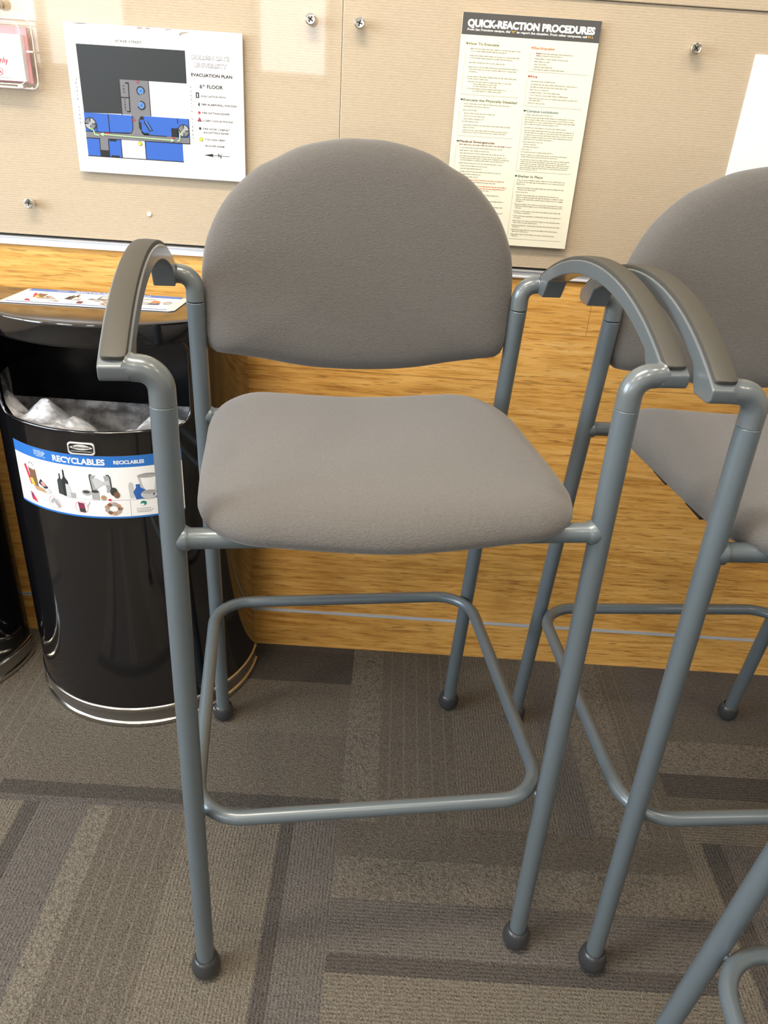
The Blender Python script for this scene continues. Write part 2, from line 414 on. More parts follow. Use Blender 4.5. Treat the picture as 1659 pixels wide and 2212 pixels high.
t = thing('ceiling_panel', 'long lit ceiling panel above the left end of the board', 'lamp', (*TROF, 2.7))
bm = bmesh.new(); box(bm, (-0.62, -0.18, -0.03), (0.62, -0.145, 0)); box(bm, (-0.62, 0.145, -0.03), (0.62, 0.18, 0)); box(bm, (-0.62, -0.145, -0.03), (-0.58, 0.145, 0)); box(bm, (0.58, -0.145, -0.03), (0.62, 0.145, 0)); link('panel_frame', bm, CEILM, t, smooth=None)
bm = bmesh.new(); box(bm, (-0.58, -0.145, -0.02), (0.58, 0.145, -0.001)); link('panel_diffuser', bm, LAMPM, t, smooth=None)

# ------------------------------------------------------------------ bar stools
YO = 0.25      # stool geometry is measured from the front feet; its empty stands at the middle of the footprint
def L(x, y, z): return Vector((x, y-YO, z))
def leg_pt(front, sx, z):
    if front: k = z/0.861; return L(sx*(0.2300*(1-k)+0.2285*k), 0.020*k, z)
    k = z/0.860; return L(sx*0.2312, 0.516*(1-k)+0.420*k, z)
def smooth_arc(pts, r, n=8):
    """polyline with its inner corners rounded to radius r"""
    P = [Vector(p) for p in pts]; out = [P[0]]
    for a, b, c in zip(P, P[1:], P[2:]):
        d1, d2 = (a-b).normalized(), (c-b).normalized(); ang = d1.angle(d2); t = r/math.tan(ang/2)
        p1, p2 = b+d1*t, b+d2*t; ctr = b+(d1+d2).normalized()*(r/math.sin(ang/2))
        v1, v2 = p1-ctr, p2-ctr
        for k in range(n+1):
            s = k/n; th = v1.angle(v2)
            out.append(ctr+(v1*math.sin((1-s)*th)+v2*math.sin(s*th))/math.sin(th))
    out.append(P[-1]); return out

def make_stool(label):
    root = thing('bar_stool', label, 'stool', (0, 0, 0), 0, 'grey bar stools with arms')
    # seat cushion
    tilt = 0.0481
    half = [(0.0, -0.0223), (0.0567, -0.0191), (0.1167, -0.0124), (0.1629, -0.0047), (0.191, 0.0156), (0.2065, 0.0561), (0.2099, 0.0979), (0.2114, 0.1523), (0.2118, 0.2324), (0.2119, 0.3137), (0.2028, 0.3653), (0.1845, 0.4014), (0.1544, 0.4270), (0.1024, 0.4285), (0.0516, 0.4238)]
    out = half + [(0.0, 0.4215)] + [(-x, y) for x, y in reversed(half[1:])]
    out = [(p.x, p.y) for p in catmull([(x, y) for x, y in out], 120)]
    def seat_fn(x, y, d):
        z = 0.7322 - tilt*y + d*0.75
        if d > 0.012: z -= 0.006*max(0, (y-0.05)/0.35)*max(0.0, 1-(x/0.17)**2)
        if y < 0.02: z -= 0.35*(0.02-y)**2/0.06        # waterfall front
        return L(x, y, z)
    bm = bmesh.new()
    pillow(bm, out, [(0, -0.020), (0.6, -0.020), (0.90, -0.020), (0.950, -0.0185), (0.978, -0.014), (0.994, -0.007), (1.0, 0.0), (0.998, 0.007), (0.988, 0.0145), (0.972, 0.0205), (0.945, 0.0260), (0.90, 0.0300), (0.83, 0.0325), (0.72, 0.034), (0.55, 0.035), (0.3, 0.0355), (0, 0.0355)], seat_fn)
    seat = link('seat', bm, FABRIC, root, smooth=80)
    bm = bmesh.new()
    pillow(bm, out, [(0, -0.034), (0.6, -0.034), (0.84, -0.031), (0.875, -0.028), (0.89, -0.018), (0.6, -0.0195), (0, -0.0195)], seat_fn)
    for sx in (-1, 1):
        for yy in (0.10, 0.20):
            vs = box(bm, L(sx*0.2005-0.003, yy, 0.7322-tilt*yy-0.0165), L(sx*0.2005+0.003, yy+0.040, 0.7322-tilt*yy-0.0105))
    o = link('seat_pan', bm, BLACKP, seat); o['label'] = 'black plastic pan under the seat'
    # backrest
    hb = [(0.0, 1.0715), (0.035, 1.070), (0.085, 1.0590), (0.120, 1.0425), (0.150, 1.0265), (0.188, 0.989), (0.2115, 0.946), (0.2205, 0.910), (0.2235, 0.872), (0.2225, 0.826), (0.2195, 0.800), (0.210, 0.786), (0.185, 0.7815), (0.140, 0.7745), (0.095, 0.7660), (0.05, 0.7610)]
    out = hb + [(0.0, 0.7595)] + [(-x, z) for x, z in reversed(hb[1:])]
    out = [(p.x, p.y) for p in catmull(out, 128)]
    def back_fn(x, z, d):
        return L(x, 0.4400 - 0.03*(1-(x/0.22)**2)*-0.35 + 0.06*(z-0.9) + d, z)
    bm = bmesh.new()
    pillow(bm, out, [(0, -0.034), (0.3, -0.0335), (0.55, -0.032), (0.72, -0.030), (0.83, -0.0275), (0.90, -0.0240), (0.945, -0.0195), (0.972, -0.0145), (0.990, -0.008), (1.0, 0.0), (0.994, 0.007), (0.97, 0.013), (0.92, 0.0165), (0.6, 0.018), (0, 0.018)], back_fn)
    link('backrest', bm, FABRIC, root, smooth=80)
    # legs
    for front in (1, 0):
        for sx in (-1, 1):
            bm = bmesh.new()
            top = 0.861 if front else 0.860
            sweep(bm, [leg_pt(front, sx, 0.022), leg_pt(front, sx, 0.2), leg_pt(front, sx, 0.5), leg_pt(front, sx, top-0.0012), leg_pt(front, sx, top-0.0004)], [0.0124, 0.0125, 0.0126, 0.0127, 0.0121], 28)
            leg = link('leg', bm, PAINT, root)
            ax = (leg_pt(front, sx, 0.1)-leg_pt(front, sx, 0.0)).normalized()
            bm = bmesh.new(); ft = leg_pt(front, sx, 0.0)
            pr = [(0, 0.0008), (0.0105, 0.0008), (0.0135, 0.0022), (0.0150, 0.0042), (0.0152, 0.0052), (0.0172, 0.0074), (0.0196, 0.0120), (0.0206, 0.0180), (0.0204, 0.0230), (0.0192, 0.0290), (0.0172, 0.0345), (0.0154, 0.0375), (0.0140, 0.0385), (0.0127, 0.0382), (0.0126, 0.034)]
            lathe(bm, pr, 28, ft, Vector((ax.x*0.5, ax.y*0.5, 1)))
            link('glide', bm, GLIDE, leg)
    # foot ring: bent tube
    zr, r = 0.305, 0.062
    cs = [(-0.2305, 0.0115), (0.2305, 0.0115), (0.2315, 0.4845), (-0.2315, 0.4845)]
    path = []
    k = len(cs)
    for i in range(k):
        a, b, c_ = [Vector((*cs[(i+d) % k], 0)) for d in (-1, 0, 1)]
        q = smooth_arc([a, b, c_], r, 10)[1:-1]; path += [L(p.x, p.y, zr) for p in q]
        e1 = Vector((*cs[i], 0)); e2 = Vector((*cs[(i+1) % k], 0)); d = (e2-e1).normalized(); ln = (e2-e1).length
        for s in (0.35, 0.65): path.append(L(*(e1+d*ln*s).xy, zr))
    bm = bmesh.new(); sweep(bm, path, 0.0100, 22, closed=True)
    for sx in (-1, 1):      # weld beads where the ring meets the legs
        for front, yy in ((1, 0.0185), (0, 0.4775)):
            lp = leg_pt(front, sx, zr); c0 = L(sx*0.213, yy+(0.010 if front else -0.010), zr)
            c0 = c0.lerp(lp, 0.5)
            lathe(bm, [(0.0, -0.0055), (0.0032, -0.0035), (0.0038, 0), (0.0032, 0.0035), (0, 0.0055)], 12, c0, (0, 0, 1))
    link('foot_ring', bm, PAINT, root, smooth=60)
    # transverse rails under the seat
    for front, zz in ((1, 0.7175), (0, 0.6835)):
        a, b = leg_pt(front, -1, zz), leg_pt(front, 1, zz); d = Vector((1, 0, 0)); bm = bmesh.new()
        ps = [a, a+d*0.0122, a+d*0.0145, a+d*0.0175, a+d*0.05, a.lerp(b, 0.5), b-d*0.05, b-d*0.0175, b-d*0.0145, b-d*0.0122, b]
        rr = 0.0112
        sweep(bm, ps, [rr, rr+0.0030, rr+0.0014, rr, rr, rr, rr, rr, rr+0.0014, rr+0.0030, rr], 24)
        link('seat_rail', bm, PAINT, root, smooth=50)
    # arm castings with soft pads
    y0, y1, zt, ze = 0.008, 0.428, 0.9635, 0.9005
    yc, hl = (y0+y1)/2, (y1-y0)/2; sag = zt-ze; Rr = (hl*hl+sag*sag)/(2*sag); zc = zt-Rr
    A0 = math.asin(hl/Rr)
    for sx in (-1, 1):
        N = 44; topl = []
        for i in range(N+1):
            a = -A0+2*A0*i/N; topl.append((yc+Rr*math.sin(a), zc+Rr*math.cos(a)))
        th = 0.0170; und = []
        Ru = Rr-th
        ya = 0.050
        for i in range(N+1):
            a = A0-2*A0*i/N; y = yc+Ru*math.sin(a); z = zc+Ru*math.cos(a)
            if y0+ya < y < y1-ya: und.append((y, z))
        zb = 0.8850
        prof = topl + [(y1, zb+0.006), (y1-0.003, zb+0.0015), (y1-0.008, zb), (y1-0.036, zb)] + und + [(y0+0.036, zb), (y0+0.008, zb), (y0+0.003, zb+0.0015), (y0, zb+0.006)]
        xa, xb = 0.2535, 0.2820
        bm = bmesh.new()
        va = [bm.verts.new(L(sx*xa, y, z)) for y, z in prof]; vb = [bm.verts.new(L(sx*xb, y, z)) for y, z in prof]
        n = len(prof)
        for i in range(n): bm.faces.new((va[i], va[(i+1) % n], vb[(i+1) % n], vb[i]))
        bm.faces.new(list(reversed(va))); bm.faces.new(vb)
        bmesh.ops.recalc_face_normals(bm, faces=bm.faces)
        es = [e for e in bm.edges if abs(abs(e.verts[0].co.x)-abs(e.verts[1].co.x)) < 1e-6]
        # rim edges on both sides plus the upright corner edges of the ends
        es += [e for e in bm.edges if abs(abs(e.verts[0].co.x)-abs(e.verts[1].co.x)) > 0.01 and e.calc_face_angle(0) > math.radians(50)]
        bmesh.ops.bevel(bm, geom=es, offset=0.0019, segments=3, profile=0.6, affect='EDGES', clamp_overlap=True)
        for front, top in ((1, 0.861), (0, 0.860)):
            lp = leg_pt(front, sx, top); yy = lp.y; zh = 0.8960
            pth = smooth_arc([lp+Vector((0, 0, 0.0003)), Vector((lp.x, yy, zh)), Vector((sx*(xa+0.006), yy, zh))], 0.0205, 12)
            m_ = len(pth); rad = [0.0127 if i < m_-3 else (0.0118 if i == m_-3 else 0.0112) for i in range(m_)]
            a_, b_ = pth[-2], pth[-1]; p2 = pth[:-1] + [a_.lerp(b_, q)+Vector((0, (1 if front else -1)*0.0012*q*q, 0.0022*q*q)) for q in (0.15, 0.3, 0.45, 0.58, 0.7, 0.8, 0.9, 1.0)]
            rad = [0.0127]*(len(pth)-2) + [0.0127, 0.01265, 0.01265, 0.0127, 0.0127, 0.0128, 0.0129, 0.0131, 0.0133]
            sweep(bm, p2, rad, 24)
            # screw hole in the underside of the block
            yh = yy + (0.004 if front else -0.004)
        for yh in (y0+0.020, y1-0.020):
            lathe(bm, [(0.0, zb-0.0004), (0.0042, zb-0.0004), (0.0046, zb-0.0003), (0.0046, zb+0.001)], 16, L(sx*0.270, yh, 0), (0, 0, 1), mi=1)
        arm = link('armrest', bm, [CAST, HOLE], root, smooth=40)
        wn = arm.modifiers.new('weighted_normals', 'WEIGHTED_NORMAL'); wn.keep_sharp = True; wn.weight = 60
        bm = bmesh.new(); K = 56; rings = []
        xi, xo = xa+0.0026, xb-0.0026
        for i in range(K+1):
            g_ = [0, 0.0013, 0.0032, 0.0062]; e_ = min(i, K-i); fr_ = (g_[e_] if e_ < 4 else 0.0062+(0.5-0.0062)*(e_-3)/(K/2-3)); fr_ = fr_ if i <= K/2 else 1-fr_
            a = (-A0+2*A0*fr_)*0.968; dirv = Vector((0, math.sin(a), math.cos(a)))
            c0 = L(0, yc+Rr*math.sin(a), zc+Rr*math.cos(a)); e = min(i, K-i)
            ins = [0.0058, 0.0030, 0.0012, 0.0004][e] if e < 4 else 0.0
            hgt = 0.0048
            sec = [(xi+ins, -0.001), (xi+ins, hgt-0.0020), (xi+ins+0.0006, hgt-0.0006), (xi+ins+0.0022, hgt), (0.27, hgt+0.0006), (xo-ins-0.0022, hgt), (xo-ins-0.0006, hgt-0.0006), (xo-ins, hgt-0.0020), (xo-ins, -0.001)]
            rings.append([bm.verts.new(Vector((sx*x, 0, 0))+c0+dirv*h) for x, h in sec])
        for r0, r1 in zip(rings, rings[1:]):
            for j in range(8): bm.faces.new((r0[j], r0[j+1], r1[j+1], r1[j]))
        bm.faces.new(rings[0]); bm.faces.new(rings[-1])
        bmesh.ops.recalc_face_normals(bm, faces=bm.faces)
        link('arm_pad', bm, PAD, arm, smooth=40)
    return root
def copy_tree(o, parent=None):
    c = o.copy(); C.objects.link(c)
    if parent: c.parent = parent; c.matrix_parent_inverse = o.matrix_parent_inverse
    for ch in list(o.children): copy_tree(ch, c)
    return c
def place(o, x, y, th):
    o.location = (x-math.sin(th)*YO, y+math.cos(th)*YO, 0); o.rotation_euler = (0, 0, th)
s1 = make_stool('middle grey bar stool, whole in view, in front of the black bin')
s2 = copy_tree(s1); s2['label'] = 'grey bar stool cut off by the right edge, arm overlapping the middle stool'
s3 = copy_tree(s1); s3['label'] = 'nearest bar stool at bottom right, only a leg and foot ring showing'
place(s1, 0.021, 0.689, 0.157); place(s2, 0.587, 0.720, 0.100); place(s3, 0.875, 0.273, 1.50)

# ------------------------------------------------------------------ flat printing helper
class Print:
    def __init__(s, fn): s.bm = bmesh.new(); s.fn = fn; s.mats = []; s.k = 0
    def mi(s, m):
        if m not in s.mats: s.mats.append(m)
        return s.mats.index(m)
    def poly(s, pts, m, lay, sub=0):
        vs = [s.bm.verts.new(s.fn(u, v, lay)) for u, v in pts]
        f = s.bm.faces.new(vs); f.material_index = s.mi(m)
    def rect(s, u0, v0, u1, v1, m, lay, n=1):
        for i in range(n):
            a, b = u0+(u1-u0)*i/n, u0+(u1-u0)*(i+1)/n
            s.poly([(a, v0), (b, v0), (b, v1), (a, v1)], m, lay)
    def disc(s, u, v, ru, m, lay, rv=None, n=20, a0=0, a1=2*PI):
        rv = rv or ru
        full = abs(a1-a0) > 6.2
        p = [(u+ru*math.cos(a0+(a1-a0)*i/n), v+rv*math.sin(a0+(a1-a0)*i/n)) for i in range(n if full else n+1)]
        if not full: p.append((u, v))
        s.poly(p, m, lay)
    def ring(s, u, v, r, wd, m, lay, n=24, a0=0, a1=2*PI):
        for i in range(n):
            t0, t1 = a0+(a1-a0)*i/n, a0+(a1-a0)*(i+1)/n
            s.poly([(u+r*math.cos(t0), v+r*math.sin(t0)), (u+r*math.cos(t1), v+r*math.sin(t1)), (u+(r-wd)*math.cos(t1), v+(r-wd)*math.sin(t1)), (u+(r-wd)*math.cos(t0), v+(r-wd)*math.sin(t0))], m, lay)
    def line(s, a, b, wd, m, lay, n=1):
        d = Vector((b[0]-a[0], b[1]-a[1])); nn = Vector((-d.y, d.x)).normalized()*wd/2
        for i in range(n):
            p, q = Vector(a)+d*i/n, Vector(a)+d*(i+1)/n
            s.poly([p+nn, q+nn, q-nn, p-nn], m, lay)
    def text(s, txt, u0, vb, width, m, lay, height=None, bold=0.0, outline=0.0, shear=0.0, rot=0.0):
        """text from u0 with its baseline at vb (v grows downwards), fitted to width; cap height if given"""
        if 'M' in txt and bold > 0:          # a thickened M folds over itself: print it twice, a hair apart
            s.text(txt, u0+width*0.004, vb, width, m, lay, height, 0.0, outline, shear, rot); bold = 0.0
        cu = bpy.data.curves.new('t', 'FONT'); cu.body = txt; cu.offset = bold; cu.shear = shear; cu.resolution_u = 3
        ob = bpy.data.objects.new('t', cu); me = bpy.data.meshes.new_from_object(ob)
        xs = [v.co.x for v in me.vertices]; ys_ = [v.co.y for v in me.vertices]
        if not xs: return
        sx = width/(max(xs)-min(xs)); sy = sx if height is None else height/0.73
        x0 = min(xs); mi = s.mi(m)
        vs = []
        for v in me.vertices:
            du, dv = (v.co.x-x0)*sx, -v.co.y*sy
            if rot: du, dv = du*math.cos(rot)-dv*math.sin(rot), du*math.sin(rot)+dv*math.cos(rot)
            vs.append(s.bm.verts.new(s.fn(u0+du, vb+dv, lay)))
        for p in me.polygons:
            try: f = s.bm.faces.new([vs[i] for i in p.vertices]); f.material_index = mi
            except ValueError: pass
        bpy.data.objects.remove(ob); bpy.data.meshes.remove(me); bpy.data.curves.remove(cu)
    def fine(s, u0, vb, width, m, lay, xh=0.0011):
        """a line of print too small to read: word-like runs of tiny strokes"""
        u = u0
        while u < u0+width:
            for _ in range(random.randint(2, 9)):
                wv = random.uniform(0.00045, 0.0008); h = xh*(1.45 if random.random() < 0.25 else 1.0); dn = xh*0.4 if random.random() < 0.1 else 0
                if u+wv > u0+width: break
                s.rect(u, vb-h, u+wv*0.72, vb+dn, m, lay); u += wv
            u += 0.0008
    def done(s, name, parent):
        bmesh.ops.recalc_face_normals(s.bm, faces=s.bm.faces)
        return link(name, s.bm, s.mats, parent, smooth=None)
def ink(name, c, r=0.55): return mat(name, c, r, 0, 0.3)
WHITE = ink('print_white', (0.86, 0.86, 0.86)); INKB = ink('ink_black', (0.018, 0.018, 0.02)); CHAR = ink('ink_charcoal', (0.030, 0.034, 0.037), 0.35)
GREY = ink('ink_grey', (0.17, 0.17, 0.19)); MIDG = ink('ink_mid_grey', (0.35, 0.35, 0.36)); BLUE = ink('ink_blue', (0.035, 0.115, 0.46)); SKY = ink('ink_sky_blue', (0.12, 0.28, 0.55))
GREEN = ink('ink_pale_green', (0.42, 0.70, 0.32)); RED = ink('ink_red', (0.55, 0.03, 0.06)); YEL = ink('ink_yellow', (0.75, 0.66, 0.04)); ORNG = ink('ink_orange', (0.62, 0.12, 0.05))
PAPERW = ink('white_foam_board', (0.80, 0.80, 0.80), 0.5); TEAR = ink('torn_board_core', (0.36, 0.30, 0.26), 0.8)

# ------------------------------------------------------------------ evacuation plan
def evacuation_plan():
    x0, z0, yf, Wd, Hd = -0.5379, 1.1942, 1.393, 0.2777, 0.2085
    Hd2 = 0.2130
    t = thing('evacuation_plan_sign', 'white evacuation plan sign with a blue floor map, left on the board', 'sign', (x0+Wd/2, YW-0.002, z0-Hd), 0)
    o = Vector(t.location)
    bm = bmesh.new(); box(bm, Vector((x0, yf, z0-Hd2))-o, Vector((x0+Wd, yf+0.005, z0))-o); bevel_all(bm, 0.0006, 1); link('board', bm, PAPERW, t, smooth=None)
    mm = 0.001
    P = Print(lambda u, v, lay: Vector((x0+u*mm, yf-0.0002-0.00015*lay, z0-v*mm))-o)
    P.poly([(16.7, 28.5), (187.4, 28.1), (187.4, 73.3), (79.7, 73.6), (79.5, 122.8), (17.7, 124.2)], CHAR, 0)
    P.rect(79.7, 73.4, 126.4, 123.3, GREY, 0)
    P.poly([(17.2, 124), (95, 124), (95.5, 143), (92, 150), (88, 151.5), (17.0, 152)], BLUE, 0)
    P.poly([(114, 123.6), (187.8, 123.6), (187.5, 151.5), (113, 151), (107.5, 146), (106.2, 140), (106.2, 131), (109, 126)], BLUE, 0)
    P.rect(17, 151, 187.3, 161, GREY, 0)
    P.poly([(95.5, 123), (114, 123), (106, 133), (106, 142), (113, 151.5), (88, 151.5), (95.5, 143)], GREY, 1)
    P.rect(17, 160.4, 74.2, 188, BLUE, 0); P.rect(113.2, 160.3, 175.3, 187.8, BLUE, 0)
    P.rect(38.2, 160, 53, 187.6, GREY, 1); P.rect(38.5, 178, 53, 187.8, INKB, 2)
    P.rect(16.5, 187.4, 176, 188.6, INKB, 2)
    for a, b in (((95.5, 124), (95.5, 143)), ((95.5, 143), (92, 150)), ((92, 150), (36, 151.6)), ((56.5, 124.4), (56.5, 151)), ((106.2, 131), (106.2, 141)), ((106.2, 141), (113, 151)), ((113, 151), (150, 151.2)), ((106.2, 131), (110, 125)), ((17, 161), (40, 161)), ((53, 160.8), (75, 160.6)), ((113.3, 160.4), (187, 160)), ((113.3, 160), (113.3, 188)), ((126.4, 73.5), (126.4, 123)), ((79.6, 73.6), (79.6, 124)), ((169, 124), (169, 131)), ((168.8, 137), (168.8, 152)), ((36, 140), (36, 151)), ((73.8, 161), (73.6, 188)), ((187.4, 123.5), (187.4, 160.6)), ((53, 161), (52.5, 187.5)), ((38.5, 161), (38.2, 187.5))):
        P.line(a, b, 1.1, INKB, 3)
    P.line((89, 78), (94, 78), 1.6, INKB, 3); P.line((94, 77.5), (93, 119), 1.4, INKB, 3); P.line((88, 118.6), (93.3, 118.6), 1.6, INKB, 3); P.line((79.7, 98.8), (93.5, 98.6), 1.2, INKB, 3)
    P.rect(158, 138.5, 169, 151, INKB, 3); P.rect(109, 124.5, 114, 129, INKB, 3); P.rect(106.6, 133, 109.5, 143, INKB, 3); P.rect(114, 148, 121, 151.4, INKB, 3); P.rect(55, 161, 66, 163.8, INKB, 3); P.rect(56, 185, 69, 187.6, INKB, 3)
    P.line((115, 131), (124, 145), 3.6, INKB, 3); P.line((116.5, 131), (124.5, 144), 1.2, SKY, 4); P.line((120, 131), (128, 145), 0.8, INKB, 3); P.line((109, 147), (114, 151), 2.2, INKB, 3)
    for cx, cy, r in ((26.3, 140, 9.6), (178.3, 141.4, 9.6)):
        P.disc(cx, cy, r, CHAR, 4, n=28)
        for q in range(4):
            P.disc(cx, cy, r*0.86, MIDG if q % 2 else GREY, 5, n=8, a0=q*PI/2+0.15, a1=q*PI/2+PI/2-0.15)
        P.rect(cx-2, cy-2, cx+2, cy+2, MIDG, 6)
    for cx, cy in ((112.8, 87.9), (112.2, 108.5)):
        P.ring(cx, cy, 6.6, 1.3, INKB, 4, a0=(0.6 if cy > 100 else -1.9)-2.4, a1=(0.6 if cy > 100 else -1.9)+2.3); P.disc(cx, cy, 4.7, SKY, 4)
        for q in range(3): P.line((cx-4.3*math.cos(q*1.047+0.3), cy-4.3*math.sin(q*1.047+0.3)), (cx+4.3*math.cos(q*1.047+0.3), cy+4.3*math.sin(q*1.047+0.3)), 0.7, BLUE, 5)
    P.line((46, 154.6), (157, 156.4), 1.4, GREEN, 6)
    P.poly([(40, 154.4), (46.5, 151.6), (46.5, 157.4)], GREEN, 6); P.poly([(163, 156.5), (156.5, 153.6), (156.5, 159.4)], GREEN, 6)
    for pl in ([(26, 147.5), (29.5, 148), (31, 151), (32, 155.5), (39, 156.2)], [(167, 157), (170.5, 156.5), (171.5, 152), (172, 145), (173, 142)]):
        for a, b in zip(pl, pl[1:]): P.line(a, b, 1.7, GREEN, 6)
    P.poly([(23.5, 146), (28.5, 145.6), (27, 150)], GREEN, 6); P.poly([(170, 144.5), (174.5, 145), (173.3, 140.5)], GREEN, 6)
    for cx, cy in ((51.5, 152.6), (55, 152.6), (161, 152.8), (158, 153)): P.disc(cx, cy, 1.35, RED, 7, n=12)
    P.disc(97.5, 126.5, 1.1, BLUE, 7, n=10); P.poly([(98, 127.5), (100, 131.8), (96, 131.8)], RED, 7); P.poly([(106.5, 75), (110, 73.5), (110, 78)], RED, 7); P.disc(109, 75.6, 1.0, RED, 8, n=10)
    P.disc(105.2, 164.5, 3.2, INKB, 7); P.disc(105.2, 164.5, 2.7, YEL, 8)
    for i, ch in enumerate('MEN'): P.text(ch, 85.0, 84.0+4.2*i, 2.3, INKB, 2, 2.6)
    for i, ch in enumerate('WOMEN'): P.text(ch, 84.8, 103.0+3.6*i, 2.3, INKB, 2, 2.4)
    # lettering
    P.text('ECKER STREET', 79.8, 22.9, 40.4, INKB, 1, 3.4)
    def stacked(word, u, v, dv):
        for i, ch in enumerate(word):
            if ch != ' ': P.text(ch, u-(0.3 if ch in 'IJ' else 1.1), v+dv*i, 0.6 if ch == 'I' else (1.6 if ch == 'J' else 2.2), INKB, 1, 3.0)
    stacked('JESSIE STREET', 10.6, 78.5, 5.65); stacked('MISSION STREET', 193.4, 79.5, 5.65)
    P.text('GOLDEN GATE', 196.3, 38.6, 60, GREY, 1, 5.7, bold=0.045); P.text('GOLDEN GATE', 196.9, 38.35, 58.8, WHITE, 2, 5.2, bold=-0.004)
    P.text('UNIVERSITY', 200.4, 49.2, 52.6, GREY, 1, 5.7, bold=0.045); P.text('UNIVERSITY', 201.0, 48.95, 51.4, WHITE, 2, 5.2, bold=-0.004)
    P.text('EVACUATION PLAN', 195.2, 62.3, 65, INKB, 1, 4.5, bold=0.025)
    P.text('6', 207.9, 78.4, 4.0, INKB, 1, 5.4, bold=0.02); P.text('th', 212.3, 75.6, 3.8, INKB, 1, 3.0, bold=0.02); P.text('FLOOR', 219.5, 78.2, 25.4, INKB, 1, 5.2, bold=0.02)
    P.rect(201, 84.5, 206.4, 92.5, CHAR, 1); P.disc(203.7, 87, 0.9, WHITE, 2, n=10); P.rect(203, 88, 204.4, 91.2, WHITE, 2)
    P.poly([(203.5, 101.5), (206.6, 97.8), (206.6, 105.2)], CHAR, 1); P.disc(205.3, 113.4, 2.1, RED, 1)
    P.poly([(205.2, 119.5), (209, 126), (201.4, 126)], CHAR, 1); P.poly([(205.2, 120.8), (207.6, 125), (202.8, 125)], RED, 2)
    P.rect(203.6, 134.4, 207.2, 138, CHAR, 1); P.disc(206.4, 152.2, 3.0, INKB, 1); P.disc(206.4, 152.2, 2.5, YEL, 2)
    for tx, u, v, wd in (('EVACUATION PATH', 210, 90.8, 38.5), ('FIRE ALARM PULL STATION', 209.5, 102.5, 56), ('FIRE EXTINGUISHER', 209.8, 114.5, 44.5), ('LOBBY HOUSE PHONE', 210.2, 125.6, 49), ('FIRE HOSE CABINET', 210, 137.6, 44.2), ('and EXTINGUISHER', 210.2, 142.9, 42), ('\u201cYOU ARE HERE\u201d', 210.4, 153.2, 36.7), ('ROOM 6208', 212.8, 162.6, 31)):
        P.text(tx, u, v, wd, INKB, 1, 2.9, bold=0.008)
    P.line((222, 175.2), (252, 175.2), 0.8, INKB, 1); P.poly([(209.5, 175.2), (226, 172.6), (223.5, 175.2), (226, 177.8)], INKB, 1); P.line((233.5, 171.5), (233.5, 179), 0.7, INKB, 2); P.line((233.5, 172), (238, 178.6), 1.0, INKB, 2); P.line((238, 171.5), (238, 179), 0.7, INKB, 2)
    # torn spots along the top edge
    for u, wd, d in ((92, 7, 1.2), (114, 10, 3.5), (127, 9, 3.0), (157, 13, 2.2), (180, 17, 5.5), (6, 44, 1.0)):
        if u == 180: P.poly([(u-1, 8.0), (u+1.2, 4.2), (u+wd, 2.6), (u+wd*0.6, 4.4), (u+4, 6.3), (u+1, 8.8)], TEAR, 1)
        else: P.poly([(u, 0.7), (u+wd, 0.9), (u+wd*0.7, d), (u+wd*0.45, d*0.7), (u+wd*0.3, d+0.6)], TEAR, 1)
    bm = bmesh.new()
    for q in (0.12, 0.5, 0.88):
        for r_ in (0.12, 0.88): box(bm, Vector((x0+Wd*q-0.012, yf+0.004, z0-Hd*r_-0.012))-o, Vector((x0+Wd*q+0.012, YW-0.0022, z0-Hd*r_+0.012))-o)
    link('foam_spacer', bm, TEAR, t, smooth=None)
    P.done('printed_map', t)
evacuation_plan()

# ------------------------------------------------------------------ quick-reaction poster
CREAM = ink('cream_poster_board', (0.78, 0.76, 0.62), 0.45); SLATE = ink('ink_slate', (0.085, 0.082, 0.080), 0.4); PWHITE = ink('print_bright_white', (0.88, 0.87, 0.84)); AMBER = ink('ink_amber', (0.75, 0.42, 0.06))
TXT = ink('small_print_grey', (0.30, 0.28, 0.21)); RULE = ink('rule_grey', (0.42, 0.40, 0.30)); ARW = ink('ink_dark_olive', (0.05, 0.05, 0.03))
OLIVE = ink('ink_olive', (0.16, 0.17, 0.03)); SAL = ink('ink_salmon', (0.62, 0.15, 0.07)); CRIM = ink('ink_crimson', (0.40, 0.02, 0.045)); DOL = ink('ink_dark_green', (0.10, 0.12, 0.05)); TEAL = ink('ink_teal', (0.04, 0.14, 0.15)); MAR = ink('ink_maroon', (0.20, 0.04, 0.03)); FOR = ink('ink_forest', (0.07, 0.10, 0.06))
